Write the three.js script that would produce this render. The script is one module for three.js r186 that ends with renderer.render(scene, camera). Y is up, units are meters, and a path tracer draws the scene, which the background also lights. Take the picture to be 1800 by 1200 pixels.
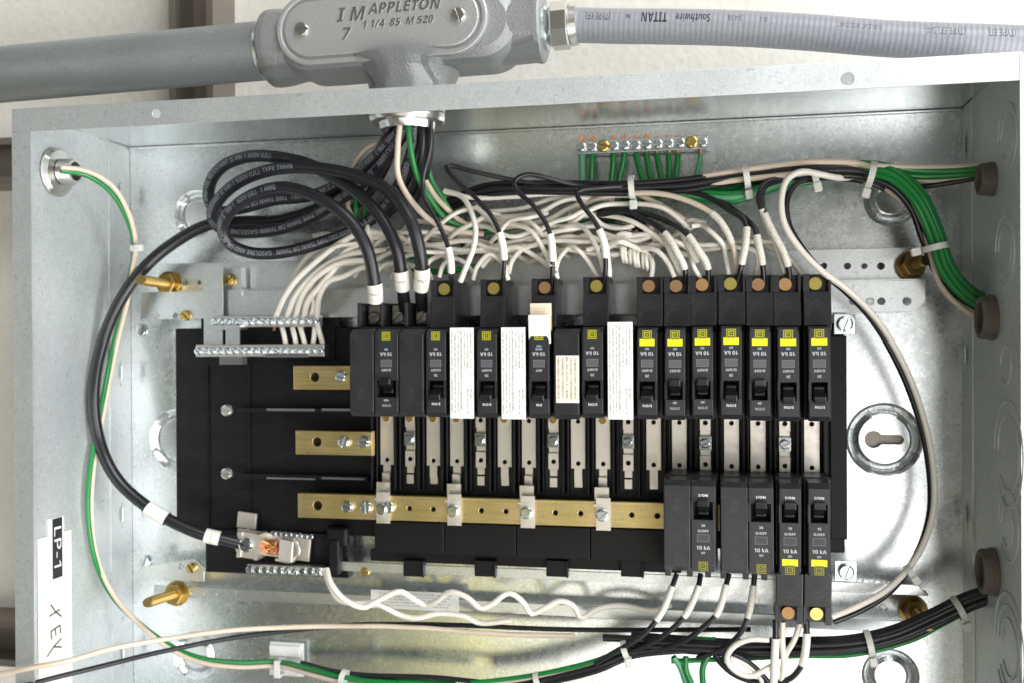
import * as THREE from 'three';
import { RoundedBoxGeometry } from 'three/addons/geometries/RoundedBoxGeometry.js';
import { mergeGeometries, toCreasedNormals } from 'three/addons/utils/BufferGeometryUtils.js';
import { TextGeometry } from 'three/addons/geometries/TextGeometry.js';
import { FontLoader } from 'three/addons/loaders/FontLoader.js';
import { RectAreaLightUniformsLib } from 'three/addons/lights/RectAreaLightUniformsLib.js';

// ---------------------------------------------------------------- camera
const scene = new THREE.Scene();
const F = 1803.3;                                   // focal length for the 1800 x 1200 photograph
const camera = new THREE.PerspectiveCamera(2 * Math.atan(600 / F) * 180 / Math.PI, 1.5, 0.02, 30);
camera.position.set(0.0938, 0, 0.8053);
camera.rotation.set(-0.0035, 0.2029, -0.0054, 'YXZ');
camera.focus = 0.68; camera.userData.fStop = 8;
camera.updateMatrixWorld();
scene.background = new THREE.Color(0x000000);
const renderer = new THREE.WebGLRenderer();
renderer.toneMapping = THREE.LinearToneMapping;
renderer.toneMappingExposure = 1.0;
renderer.shadowMap.enabled = true;

// ---------------------------------------------------------------- light
RectAreaLightUniformsLib.init();
const LAMPS = [
  // position, look-at, width, height, intensity, colour
  [[1.45, -0.72, 2.2], [1.45, -0.72, 0], 2.0, 1.6, 2.95, [1, 0.99, 0.97], 'broad glowing light panel to the right of the camera'],
  [[1.5, -1.4, 1.2], [0, -0.1, 0], 1.6, 0.9, 7.0, [1, 0.985, 0.95], 'added warm fill panel, unseen, low to the right in front of the box'],  // added fill for the matte surfaces, outside the view mirrored in the plate
  [[1.1, 1.6, 1.2], [0, -0.1, 0], 1.6, 0.8, 8.0, [0.96, 0.98, 1.0], 'added wide fill panel, unseen, high to the right above the box'],  // added fill that lifts the wall and labels from above
  [[2.3, -0.2, 0.75], [-0.4, -0.1, 0.07], 1.0, 1.3, 9.5, [0.93, 0.98, 1.0], 'added tall cool fill panel, unseen, on the far right side of the box'],  // added at a low angle to brighten the left inner wall
  [[-1.9, 0.15, 2.2], [-1.9, 0.15, 0], 1.5, 0.9, 0.5, [0.92, 0.98, 1.0], 'added dim cool glow panel, unseen, far to the left of the camera'],  // added so the left of the back plate mirrors a pale tone
  [[-0.05, -1.08, 2.2], [-0.05, -1.08, 0], 0.75, 0.9, 2.0, [1, 0.96, 0.88], 'added square warm glow panel, unseen, low behind the camera'],  // added so the lower plate and lower rail mirror something bright
  [[-0.62, -0.86, 2.2], [-0.62, -0.86, 0], 0.22, 0.5, 1.5, [1, 0.90, 0.10], 'small added yellow glow panel behind the camera, mirrored low in the box'],  // made-up glow for the yellow patch mirrored low in the plate
];

// ---------------------------------------------------------------- helpers
let seed = 7;
const rnd = () => { seed = (seed * 1664525 + 1013904223) >>> 0; return seed / 4294967296; };
const rs = (a) => (rnd() * 2 - 1) * a;
const V = (x, y, z) => new THREE.Vector3(x, y, z);
const rot = new THREE.Matrix4().extractRotation(camera.matrixWorld);
const ray = (px, py) => V((px - 900) / F, -(py - 600) / F, -1).applyMatrix4(rot);
function at(px, py, zmm) { const d = ray(px, py), t = (zmm / 1000 - camera.position.z) / d.z; return camera.position.clone().addScaledVector(d, t); }   // a point of the place seen at a pixel, zmm in front of the back plate
function onX(px, py, X) { const d = ray(px, py), t = (X - camera.position.x) / d.x; return camera.position.clone().addScaledVector(d, t); }
const used = new Map();
function numbered(n) { const k = used.get(n) ?? 0; used.set(n, k + 1); return k ? n + '_' + String(k).padStart(3, '0') : n; }
function put(o, name, parent) { if (parent) { o.name = name; parent.add(o); } else { o.name = numbered(name); scene.add(o); } return o; }
function tag(o, label, category, group) { o.userData.label = label; o.userData.category = category; if (group) o.userData.group = group; return o; }
function thing(name, label, category, pos = V(0, 0, 0), group) { const g = new THREE.Group(); g.position.copy(pos); put(g, name); return tag(g, label, category, group); }
function mesh(name, geo, mat, parent, pos, turn) {
  const m = new THREE.Mesh(Array.isArray(geo) ? merge(geo) : geo, mat); m.castShadow = m.receiveShadow = true;
  if (pos) m.position.copy(pos); if (turn) m.rotation.set(...turn);
  return put(m, name, parent);
}
function struct(name, geo, mat) { const m = mesh(name, geo, mat); m.userData.kind = 'structure'; return m; }
const merge = (gs) => mergeGeometries(gs.map((g) => { const h = g.index ? g.toNonIndexed() : g; for (const k of Object.keys(h.attributes)) if (!['position', 'normal', 'uv'].includes(k)) h.deleteAttribute(k); return h; }));
const mv = (g, x = 0, y = 0, z = 0, rx = 0, ry = 0, rz = 0) => { if (rx) g.rotateX(rx); if (ry) g.rotateY(ry); if (rz) g.rotateZ(rz); return g.translate(x, y, z); };
const bx = (w, h, d, x = 0, y = 0, z = 0, r = 0) => mv(r ? new RoundedBoxGeometry(w, h, d, 2, Math.min(r, w / 2.01, h / 2.01, d / 2.01)) : new THREE.BoxGeometry(w, h, d), x, y, z);
const cyl = (r, h, x = 0, y = 0, z = 0, n = 24, r2 = r) => mv(new THREE.CylinderGeometry(r2, r, h, n), x, y, z, Math.PI / 2);   // axis along z, r at the back, r2 in front
function uvm(g) {                                     // uv in metres by the way a face points
  const h = g.index ? g.toNonIndexed() : g, p = h.attributes.position, n = h.attributes.normal, uv = new Float32Array(p.count * 2);
  for (let i = 0; i < p.count; i++) {
    const ax = Math.abs(n.getX(i)), ay = Math.abs(n.getY(i)), az = Math.abs(n.getZ(i)), x = p.getX(i), y = p.getY(i), z = p.getZ(i);
    const [u, v] = az >= ax && az >= ay ? [x, y] : ax > ay ? [z + 0.37, y] : [x, z + 0.61];
    uv[2 * i] = u; uv[2 * i + 1] = v;
  }
  h.setAttribute('uv', new THREE.BufferAttribute(uv, 2)); return h;
}
const circ = (x, y, r) => { const p = new THREE.Path(); p.absarc(x, y, r, 0, 2 * Math.PI, true); return p; };
function slot(x, y, w, h) { const p = new THREE.Path(), r = Math.min(w, h) / 2; if (h > w) { p.absarc(x, y + h / 2 - r, r, 0, Math.PI); p.absarc(x, y - h / 2 + r, r, Math.PI, 2 * Math.PI); } else { p.absarc(x + w / 2 - r, y, r, -Math.PI / 2, Math.PI / 2); p.absarc(x - w / 2 + r, y, r, Math.PI / 2, Math.PI * 1.5); } return p; }
function poly(pts) { const s = new THREE.Shape(); pts.forEach(([x, y], i) => i ? s.lineTo(x, y) : s.moveTo(x, y)); return s; }
const rect = (x0, y0, x1, y1) => poly([[x0, y0], [x1, y0], [x1, y1], [x0, y1]]);
function stadium(l, r) { const s = new THREE.Shape(); s.absarc(l / 2, 0, r, -Math.PI / 2, Math.PI / 2); s.absarc(-l / 2, 0, r, Math.PI / 2, Math.PI * 1.5); return s; }
function plate(shape, d, holes = [], bevel = 0, z = 0) {
  shape.holes.push(...holes);
  const g = new THREE.ExtrudeGeometry(shape, { depth: Math.max(d - 2 * bevel, 1e-5), bevelEnabled: bevel > 0, bevelSize: bevel, bevelOffset: -bevel, bevelThickness: bevel, bevelSegments: 2, curveSegments: 20 });
  return g.translate(0, 0, z + bevel);
}
function pxRect(x0, y0, x1, y1, z) { const a = at(x0, y0, z), b = at(x1, y1, z); return { x: (a.x + b.x) / 2, y: (a.y + b.y) / 2, w: b.x - a.x, h: a.y - b.y, x0: a.x, x1: b.x, y0: b.y, y1: a.y }; }
function pxBox(x0, y0, x1, y1, z, d, r = 0) { const q = pxRect(x0, y0, x1, y1, z); return bx(q.w, q.h, d / 1000, q.x, q.y, z / 1000 - d / 2000, r); }
function lathe(pts, n = 32) { return toCreasedNormals(new THREE.LatheGeometry(pts.map(([r, y]) => new THREE.Vector2(r, y)), n), 0.6); }   // axis along y
const latheZ = (pts, n) => lathe(pts, n).rotateX(Math.PI / 2);

// ---------------------------------------------------------------- textures
function noiseTex(size, fn, srgb) {
  const data = new Uint8Array(size * size * 4);
  for (let j = 0; j < size; j++) for (let i = 0; i < size; i++) { const c = fn(i / size, j / size), k = (j * size + i) * 4; for (let q = 0; q < 3; q++) data[k + q] = Math.max(0, Math.min(255, (Array.isArray(c) ? c[q] : c) * 255)); data[k + 3] = 255; }
  const t = new THREE.DataTexture(data, size, size); t.wrapS = t.wrapT = THREE.RepeatWrapping; t.magFilter = t.minFilter = THREE.LinearFilter; if (srgb) t.colorSpace = THREE.SRGBColorSpace; t.needsUpdate = true; return t;
}
const hash = (x, y, s) => { let h = Math.imul(x, 374761393) ^ Math.imul(y, 668265263) ^ Math.imul(s, 1274126177); h = Math.imul(h ^ (h >>> 13), 1274126177); return ((h ^ (h >>> 16)) >>> 0) / 4294967296; };
function vn(u, v, n, s) { const x = u * n, y = v * n, i = Math.floor(x), j = Math.floor(y), sm = (t) => t * t * (3 - 2 * t), a = sm(x - i), b = sm(y - j), m = (q) => ((q % n) + n) % n; const h = (p, q) => hash(m(p), m(q), s); return (h(i, j) * (1 - a) + h(i + 1, j) * a) * (1 - b) + (h(i, j + 1) * (1 - a) + h(i + 1, j + 1) * a) * b; }
function cells(u, v, n, s) { const x = u * n, y = v * n, i = Math.floor(x), j = Math.floor(y); let best = 9, id = 0; for (let a = -1; a < 2; a++) for (let b = -1; b < 2; b++) { const m = (q) => ((q % n) + n) % n, p = m(i + a), q = m(j + b), dx = i + a + hash(p, q, s) - x, dy = j + b + hash(p, q, s + 1) - y, d = dx * dx + dy * dy; if (d < best) { best = d; id = hash(p, q, s + 2); } } return id; }
const rep = (t, m) => { t.repeat.set(1 / m, 1 / m); return t; };
const galvRough = rep(noiseTex(512, (u, v) => 0.205 + 0.025 * cells(u, v, 60, 3) + 0.045 * vn(u, v, 9, 5) + 0.05 * vn(u, v, 140, 8)), 0.3);
const galvColor = rep(noiseTex(1024, (u, v) => { let k = 0.83 + 0.02 * cells(u, v, 60, 3) + 0.04 * vn(u, v, 7, 12) + 0.07 * (vn(u, v, 400, 14) - 0.5); const p = vn(u, v, 260, 21); if (p > 0.86) k -= (p - 0.86) * 0.6; const q = vn(u, v, 90, 23); if (q > 0.94) k -= 0.06; const sc = vn(u * 1, v, 512, 25) * vn(u, v, 6, 26); if (vn(u, v, 24, 27) > 0.80 && hash(Math.floor(v * 900), 3, Math.floor(u * 9)) > 0.972) k += 0.07; return [k * 0.982, k, k * 1.004]; }, true), 0.3);
const galvBump = rep(noiseTex(512, (u, v) => 0.5 * vn(u, v, 5, 31) + 0.3 * vn(u, v, 14, 32) + 0.06 * vn(u, v, 180, 33)), 0.3);
const smudge = rep(noiseTex(256, (u, v) => 0.32 + 0.25 * vn(u, v, 8, 41) + 0.18 * vn(u, v, 50, 42)), 0.1);
const wallTex = rep(noiseTex(512, (u, v) => { const k = 0.90 + 0.03 * vn(u, v, 5, 51) + 0.03 * vn(u, v, 120, 52); return [k, k * 0.985, k * 0.945]; }, true), 0.5);
const wallBump = rep(noiseTex(512, (u, v) => vn(u, v, 160, 53) * 0.6 + 0.4 * vn(u, v, 60, 54)), 0.5);
const castBump = rep(noiseTex(512, (u, v) => 0.6 * vn(u, v, 110, 81) + 0.4 * vn(u, v, 230, 82)), 0.1);
const plasticDust = rep(noiseTex(1024, (u, v) => { let k = 0.11 + 0.05 * vn(u, v, 9, 61) + 0.05 * vn(u, v, 300, 62); const d = vn(u, v, 460, 63); if (d > 0.84) k += (d - 0.84) * 1.1; if (vn(u, v, 18, 64) > 0.66 && vn(u, v, 380, 65) > 0.6) k += 0.07; return [k * 1.02, k, k * 1.03]; }, true), 0.16);
const brassTex = rep(noiseTex(512, (u, v) => { const k = 0.80 + 0.10 * vn(u, v, 5, 71) + 0.10 * vn(u * 0.06, v, 64, 72) + 0.05 * vn(u, v, 90, 74) - (vn(u, v, 44, 73) > 0.90 ? 0.10 : 0); return [k * 0.92, k * 0.84, k * (0.56 + 0.08 * vn(u, v, 9, 75))]; }, true), 0.06);

const S = (o) => new THREE.MeshStandardMaterial(o), col = (r, g, b) => new THREE.Color().setRGB(r, g, b);
const M = {
  galv: S({ map: galvColor, metalness: 0.93, roughness: 1, roughnessMap: galvRough, bumpMap: galvBump, bumpScale: 0.00015 }),
  galvSide: S({ map: galvColor, metalness: 0.85, roughness: 0.58, bumpMap: galvBump, bumpScale: 0.0002 }),
  galvTop: S({ map: galvColor, metalness: 0.93, roughness: 0.24, bumpMap: galvBump, bumpScale: 0.0001 }),
  galvLip: S({ map: galvColor, metalness: 0.9, roughness: 0.55 }),
  rail: S({ map: galvColor, metalness: 1, roughness: 0.36 }),
  wall: S({ map: wallTex, roughness: 0.8, bumpMap: wallBump, bumpScale: 0.0004 }),
  room: S({ color: col(0.20, 0.19, 0.17), roughness: 0.9 }),
  strut: S({ color: col(0.30, 0.27, 0.235), metalness: 0.75, roughness: 0.45 }),
  black: new THREE.MeshPhysicalMaterial({ map: plasticDust, color: col(0.28, 0.28, 0.31), roughness: 0.45, specularIntensity: 0.45 }),
  deep: S({ color: col(0.006, 0.006, 0.007), roughness: 0.5 }),
  breaker: new THREE.MeshPhysicalMaterial({ map: plasticDust, color: col(0.85, 0.85, 0.92), roughness: 0.32, specularIntensity: 0.9 }),
  handle: S({ color: col(0.008, 0.008, 0.008), roughness: 0.35 }),
  brass: S({ map: brassTex, color: col(0.82, 0.8, 0.78), metalness: 1, roughness: 0.42 }),
  stud: S({ color: col(0.62, 0.45, 0.16), metalness: 1, roughness: 0.3 }),
  gold: S({ color: col(0.72, 0.52, 0.18), metalness: 1, roughness: 0.25 }),
  tin: S({ color: col(0.72, 0.68, 0.62), metalness: 1, roughness: 0.42, roughnessMap: null }),
  zinc: S({ color: col(0.75, 0.80, 0.82), metalness: 1, roughness: 0.2 }),
  lug: S({ color: col(0.70, 0.69, 0.66), metalness: 1, roughness: 0.3 }),
  darkLug: S({ color: col(0.30, 0.28, 0.25), metalness: 0.9, roughness: 0.4 }),
  copper: S({ color: col(0.74, 0.34, 0.18), metalness: 1, roughness: 0.32 }),
  termA: S({ color: col(0.42, 0.25, 0.11), metalness: 0.8, roughness: 0.55 }),
  termB: S({ color: col(0.33, 0.20, 0.10), metalness: 0.8, roughness: 0.6 }),
  termC: S({ color: col(0.37, 0.31, 0.08), metalness: 0.8, roughness: 0.5 }),
  white: S({ color: col(0.79, 0.75, 0.67), roughness: 0.36 }),
  cream: S({ color: col(0.66, 0.55, 0.44), roughness: 0.35 }),
  sleeve: S({ color: col(0.82, 0.80, 0.74), roughness: 0.5 }),
  green: S({ color: col(0.010, 0.20, 0.042), roughness: 0.3 }),
  mint: S({ color: col(0.10, 0.36, 0.18), roughness: 0.4 }),
  wireBlack: S({ color: col(0.014, 0.014, 0.017), roughness: 0.3 }),
  nylon: new THREE.MeshPhysicalMaterial({ color: col(0.82, 0.82, 0.78), roughness: 0.4, transmission: 0.25, thickness: 0 }),
  castGrey: S({ color: col(0.32, 0.325, 0.33), metalness: 0.35, roughness: 0.42, bumpMap: castBump, bumpScale: 0.0003 }),
  castCover: S({ color: col(0.46, 0.465, 0.465), metalness: 0.5, roughness: 0.4, bumpMap: castBump, bumpScale: 0.0002 }),
  conduit: S({ map: galvColor, color: col(0.56, 0.575, 0.585), metalness: 0.65, roughness: 0.5 }),
  bushing: S({ color: col(0.125, 0.105, 0.085), roughness: 0.55 }),
  paper: S({ color: col(0.78, 0.76, 0.70), roughness: 0.8 }),
  plasticWhite: S({ color: col(0.80, 0.80, 0.78), roughness: 0.4 }),
  yellow: S({ color: col(0.75, 0.68, 0.03), roughness: 0.5 }),
  smoke: S({ color: col(0.12, 0.12, 0.13), roughness: 0.5 }),
};
M.tin.roughnessMap = smudge.clone(); M.tin.roughness = 1;
function canvasMat(w, h, draw, o = {}) {
  const c = document.createElement('canvas'); c.width = w; c.height = h; const g = c.getContext('2d'); draw(g, w, h);
  const t = new THREE.CanvasTexture(c); t.colorSpace = THREE.SRGBColorSpace; t.magFilter = THREE.LinearFilter; return S({ map: t, roughness: 0.5, ...o });
}
const font = await new FontLoader().loadAsync('fonts/droid/droid_sans_bold.typeface.json');

// ---------------------------------------------------------------- the room that lights and is mirrored (only as far as its effect shows)
const D = 0.146, L = -0.4108, R = 0.2675, T = 0.1667, B = -0.338, WALLZ = -0.046;
struct('wall', uvm(bx(6, 4.4, 0.1, 0, 0, WALLZ - 0.05)), M.wall);
struct('ceiling', bx(6, 0.1, 3.4, 0, 2.15, 1.55), M.room);
struct('floor', bx(6, 0.1, 3.4, 0, -2.15, 1.55), M.room);
struct('wall_opposite', bx(6, 4.2, 0.1, 0, 0, 3.2), M.room);
struct('wall_left', bx(0.1, 4.2, 3.2, -2.75, 0, 1.55), M.room);
struct('wall_right', bx(0.1, 4.2, 3.2, 2.75, 0, 1.55), M.room);
LAMPS.forEach(([p, q, w, h, I, c, label]) => {
  const g = thing('light_panel', label, 'lamp', V(...p)); g.lookAt(V(...q));
  mesh('housing', bx(w + 0.06, h + 0.06, 0.05, 0, 0, -0.035), M.plasticWhite, g);
  mesh('diffuser', bx(w, h, 0.008, 0, 0, -0.004), S({ color: 0x888888, emissive: col(...c), emissiveIntensity: I * 0.3 }), g);
  const l = new THREE.RectAreaLight(col(...c), I, w, h); l.name = 'panel_light'; l.position.set(0, 0, 0.004); l.rotation.y = Math.PI; g.add(l);
});


// ---------------------------------------------------------------- strut channels on the wall
function strut(label, len, pos, turn) {
  const g = thing('strut_channel', label, 'strut channel', pos, 'strut channels behind the box'); g.rotation.z = turn;
  const w = 0.0206, d = 0.041, t = 0.0025, lip = 0.0062;
  const s = poly([[-w, 0], [w, 0], [w, d], [w - lip, d], [w - lip, d - 0.007], [w - lip + t, d - 0.007], [w - lip + t, d - t], [w - t, d - t], [w - t, t], [-w + t, t], [-w + t, d - t], [-w + lip - t, d - t], [-w + lip - t, d - 0.007], [-w + lip, d - 0.007], [-w + lip, d], [-w, d]]);
  const e = new THREE.ExtrudeGeometry(s, { depth: len, bevelEnabled: false }).rotateX(Math.PI / 2).translate(0, len / 2, 0);
  mesh('channel', e, M.strut, g);
}
{ const a = at(340, 90, -10); strut('vertical slotted steel strut behind the box and the conduit', 1.6, V(a.x, -0.1, WALLZ), 0); }
{ const a = at(8, 1118, -25); strut('horizontal slotted steel strut at the lower left edge behind the box', 0.9, V(-0.75, a.y, WALLZ), Math.PI / 2); }
{ const a = at(8, 290, -25); strut('horizontal slotted steel strut at the upper left edge behind the box', 0.9, V(-0.75, a.y, WALLZ), Math.PI / 2); }

// ---------------------------------------------------------------- the steel box
const box = thing('panel_box', 'open galvanized steel electrical panel box with knockouts fixed to the cream wall', 'electrical box');
function keyhole() { const p = new THREE.Path(), a = 0.6; p.absarc(-0.0075, 0, 0.0064, a, 2 * Math.PI - a); p.lineTo(0.0105, -0.0036); p.absarc(0.0105, 0, 0.0036, -Math.PI / 2, Math.PI / 2); return p; }
const KO = [[345, 377, 20, 0], [1555, 772, 27, 1], [1567, 352, 19, 0], [1566, 1188, 20, 0], [343, 1152, 20, 0], [312, 772, 26, 0]].map(([x, y, r, k]) => { const p = at(x, y, 0); return [p.x, p.y, r / 1000, k]; });
mesh('back_plate', uvm(plate(rect(L, B, R, T), 0.0015, KO.map(([x, y, r]) => circ(x, y, r)), 0, -0.0015)), M.galv, box);
KO.forEach(([x, y, r, k]) => {
  const ring = uvm(latheZ([[r + 0.0006, 0.0002], [r, 0], [r - 0.0012, -0.0012], [r - 0.0028, -0.0034], [r - 0.0045, -0.0042], [r - 0.006, -0.0034], [r - 0.0075, -0.0014], [r - 0.009, -0.0008]], 40));
  const m = mesh('knockout', ring, M.galv, box, V(x, y, 0));
  const s = new THREE.Shape(); s.absarc(0, 0, r - 0.0089, 0, 2 * Math.PI);
  mesh('knockout_disc', uvm(plate(s, 0.001, k ? [keyhole(), ] : [], 0, -0.0018)), M.galv, m);
  if (k) mesh('keyhole_backing', bx(0.04, 0.03, 0.001, 0, 0, -0.006), M.strut, m);
});
mesh('left_wall', uvm(bx(0.0015, T - B, D, L - 0.00075, (T + B) / 2, D / 2)), M.galvSide, box);
mesh('right_wall', uvm(bx(0.0015, T - B, D, R + 0.00075, (T + B) / 2, D / 2)), M.galvSide, box);
mesh('top_wall', uvm(bx(R - L + 0.003, 0.0015, D, (R + L) / 2, T + 0.00075, D / 2)), M.galvTop, box);
mesh('corner_bend', uvm(bx(R - L - 0.004, 0.0020, 0.0022, (R + L) / 2, T - 0.0012, 0.0013, 0.0008)), M.galvTop, box);
mesh('bottom_wall', uvm(bx(R - L + 0.003, 0.0015, D, (R + L) / 2, B - 0.00075, D / 2)), M.galv, box);
function seam(X, side, ys) {          // bent-up strip of the back plate along the foot of a side wall, with lanced slots
  const z = side > 0 ? 0.031 : 0.030, s = rect(0.0004, B + 0.001, z, T - 0.001), hs = ys.map((py) => slot(z * 0.52, at(side > 0 ? 205 : 1720, py, 15).y, 0.0048, 0.022));
  const m = mesh('seam_strip', uvm(plate(s, 0.0011, hs).rotateY(side > 0 ? -Math.PI / 2 : Math.PI / 2)), M.galvSide, box, V(X + side * 0.0012, 0, 0));
  if (side < 0) { m.geometry.scale(1, 1, -1); m.geometry.index || (() => { const p = m.geometry.attributes; for (const k of ['position', 'normal', 'uv']) { const a = p[k], n = a.itemSize; for (let i = 0; i < a.count; i += 3) for (let c = 0; c < n; c++) { const t = a.array[(i + 1) * n + c]; a.array[(i + 1) * n + c] = a.array[(i + 2) * n + c]; a.array[(i + 2) * n + c] = t; } } })(); }
  ys.forEach((py) => mesh('slot_tongue', bx(0.0008, 0.012, 0.0036, 0, 0, 0, 0.0003), M.zinc, box, V(X + side * 0.0021, at(side > 0 ? 205 : 1720, py, 15).y + 0.001, z * 0.52), [0, side * 0.5, 0]));
}
seam(L, 1, [340, 655, 905, 1150]); seam(R, -1, [255, 625, 905]);
const fl = { l: at(58, 600, 146).x, t: at(900, 188, 146).y };
const flT = Math.min(fl.t, T - 0.014);
mesh('top_flange', uvm(plate(rect(L - 0.0015, flT, R + 0.0015, T + 0.0015), 0.0015, [[275, 200, 3.2], [1489, 139, 4]].map(([x, y, r]) => { const p = at(x, y, 147); return circ(p.x, p.y, r / 1000); }), 0.0004, D)), M.galvLip, box);
mesh('left_flange', uvm(bx(fl.l - L + 0.0015, flT - B - 0.0006, 0.0015, (fl.l + L - 0.0015) / 2, (flT + B) / 2 - 0.0003, D + 0.00075)), M.galvLip, box);
mesh('right_flange', uvm(bx(0.016, T - B + 0.001, 0.0015, R + 0.0078, (T + B) / 2, D + 0.0010)), M.galvLip, box);
[[1780, 236, 14], [1780, 236, 21], [1770, 640, 12], [1768, 440, 15], [1768, 440, 22], [1782, 800, 24], [1782, 800, 33], [1772, 925, 13], [1792, 935, 22], [1786, 1150, 18], [1786, 1150, 26], [1786, 1150, 34]].forEach(([x, y, r]) => {
  const p = onX(x, y, R), t = new THREE.TorusGeometry(r / 1000, 0.0009, 6, 48, 5.6).rotateY(Math.PI / 2); mesh('knockout_ring', t, M.galvSide, box, V(R - 0.0002, p.y, Math.min(p.z, 0.12)));
});

// stickers on the left wall
function sticker(name, label, px, py, w, h, mat, t = 0.0006) { const p = onX(px, py, L); const g = thing(name, label, 'label', V(L + 0.0008, p.y, p.z)); mesh('plate', bx(t, h, w, 0, 0, 0, 0.0001), M.paper, g); const f = mesh('print', new THREE.PlaneGeometry(w * 0.97, h * 0.99).rotateY(Math.PI / 2).translate(t / 2 + 0.0001, 0, 0), mat, g); return g; }
const lpMat = canvasMat(160, 512, (g, w, h) => { g.fillStyle = '#d8d8d4'; g.fillRect(0, 0, w, h); g.fillStyle = '#15181a'; g.fillRect(22, 0, w - 44, h - 34); g.fillStyle = '#e6e8e6'; g.save(); g.translate(w / 2 + 4, h / 2 - 14); g.rotate(Math.PI / 2); g.scale(1.75, 1); g.font = '112px sans-serif'; g.textAlign = 'center'; g.textBaseline = 'middle'; g.fillText('LP-1', 0, 0); g.restore(); });
sticker('name_plate', 'black engraved plate reading LP-1 stuck upright on the left side wall', 97, 966, 0.017, 0.050, lpMat, 0.0014);
const keyMat = canvasMat(256, 1024, (g, w, h) => { g.fillStyle = '#e2dfd6'; g.fillRect(0, 0, w, h); for (let i = 0; i < 500; i++) { g.fillStyle = `rgba(120,110,90,${rnd() * 0.07})`; g.fillRect(rnd() * w, rnd() * h, 3 + rnd() * 22, 3 + rnd() * 22); } g.strokeStyle = '#3a3a40'; g.lineWidth = 9; g.lineCap = 'round'; const K0 = [[[60, 385, 140, 372], [110, 380, 72, 330], [112, 378, 150, 410]], [[70, 500, 140, 488], [70, 500, 74, 540], [104, 494, 108, 532], [140, 488, 146, 528]], [[40, 650, 90, 615], [90, 615, 150, 590], [90, 615, 150, 635]]], K = [K0[0], K0[1].map(([a, b, c, d]) => [a, b - 32, c, d - 32]), K0[2].map(([a, b, c, d]) => [a, b - 60, c, d - 60])]; g.save(); g.translate(20, 30); K.flat().forEach(([a, b, c, d]) => { g.beginPath(); g.moveTo(a, b); g.lineTo(c, d); g.stroke(); }); g.restore(); });
sticker('paper_note', 'long white paper strip with the handwritten word KEY on the left wall', 95, 1110, 0.040, 0.150, keyMat);

// ---------------------------------------------------------------- screw heads
const screwCache = {};
function screwGeo(r, h, a = 0.4) {
  const k = [r, h, a].join(); if (screwCache[k]) return screwCache[k];
  const half = (s) => { const q = new THREE.Shape(), e = r * 0.13, t0 = Math.asin(e / r); q.absarc(0, 0, r, t0, Math.PI - t0); return plate(q, h * 0.62, [], Math.min(h * 0.3, r * 0.25), h * 0.4).rotateZ(s + a); };
  return screwCache[k] = merge([cyl(r, h * 0.45, 0, 0, h * 0.225), half(0), half(Math.PI)]);
}
function screw(parent, x, y, z, r, mat, name = 'screw', h = r * 0.75, a = rs(1.5)) { return mesh(name, screwGeo(r, h, Math.round(a * 4) / 4), mat, parent, V(x, y, z)); }

// ---------------------------------------------------------------- mounting studs with nuts
function studThing(label, bx0, by0, tx, ty, z1, mat) {
  const a = at(bx0, by0, 14), b = at(tx, ty, z1), dir = b.clone().sub(a), g = thing('mounting_stud', label, 'stud', a, 'brass mounting studs'); g.quaternion.setFromUnitVectors(V(0, 0, 1), dir.clone().normalize());
  const len = dir.length(), th = [];
  for (let i = 0; i < 22; i++) th.push(mv(new THREE.TorusGeometry(0.0036, 0.0005, 4, 14), 0, 0, 0.004 + (len - 0.006) * i / 22));
  mesh('rod', [cyl(0.0036, len, 0, 0, len / 2), ...th], mat, g);
  mesh('nut', plate(poly([...Array(6)].map((_, i) => [0.0088 * Math.cos(i * 1.047), 0.0088 * Math.sin(i * 1.047)])), 0.007, [circ(0, 0, 0.0037)], 0.0006, 0.006), mat, g);
  mesh('washer', cyl(0.0105, 0.0016, 0, 0, 0.0045), mat, g);
}
studThing('brass stud at the upper left end of the upper rail', 300, 500, 246, 493, 75, M.stud);
studThing('brass stud below the left lug tilting down to the left', 314, 1041, 258, 1059, 75, M.stud);
studThing('dark brass stud with a nut at the upper right end of the rail', 1597, 470, 1628, 458, 45, S({ color: col(0.34, 0.22, 0.08), metalness: 1, roughness: 0.35 }));
studThing('dark brass stud at the lower right beside the black wire bundle', 1602, 1068, 1634, 1100, 55, S({ color: col(0.36, 0.24, 0.10), metalness: 1, roughness: 0.35 }));

// ---------------------------------------------------------------- rails that carry the breaker chassis
function rail(name, label, strips) {
  const g = thing(name, label, 'rail');
  strips.forEach(([n, x0, y0, x1, y1, z, holes, cham]) => {
    const q = pxRect(x0, y0, x1, y1, z), c = cham ? 0.007 : 0.0005, up = cham;
    const s = poly(up > 0 ? [[q.x0, q.y0], [q.x1 - c, q.y0], [q.x1, q.y0 + c], [q.x1, q.y1], [q.x0, q.y1]] : [[q.x0, q.y0], [q.x1, q.y0], [q.x1, q.y1 - c], [q.x1 - c, q.y1], [q.x0, q.y1]]);
    mesh(n, uvm(plate(s, 0.0016, holes.map(([x, y, r]) => { const p = at(x, y, z); return circ(p.x, p.y, r / 1000); }), 0.0003, z / 1000 - 0.0016)), M.rail, g);
  });
  return g;
}
const railUp = rail('upper_rail', 'upper galvanized mounting rail with holes behind the upper breaker row', [
  ['foot_strip', 278, 464, 1622, 497, 16, [[325, 497, 2.6], [350, 497, 2], [373, 497, 2.4], [1448, 468, 2.4], [1490, 468, 2.4], [1520, 468, 2], [1549, 468, 2.6]], 0],
  ['face_strip', 246, 514, 1628, 548, 26, [[275, 556, 2.4], [308, 555, 2.4], [1500, 530, 2.6], [1530, 530, 2.6], [1550, 530, 2.6], [1595, 530, 2.8]], 1]]);
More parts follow.
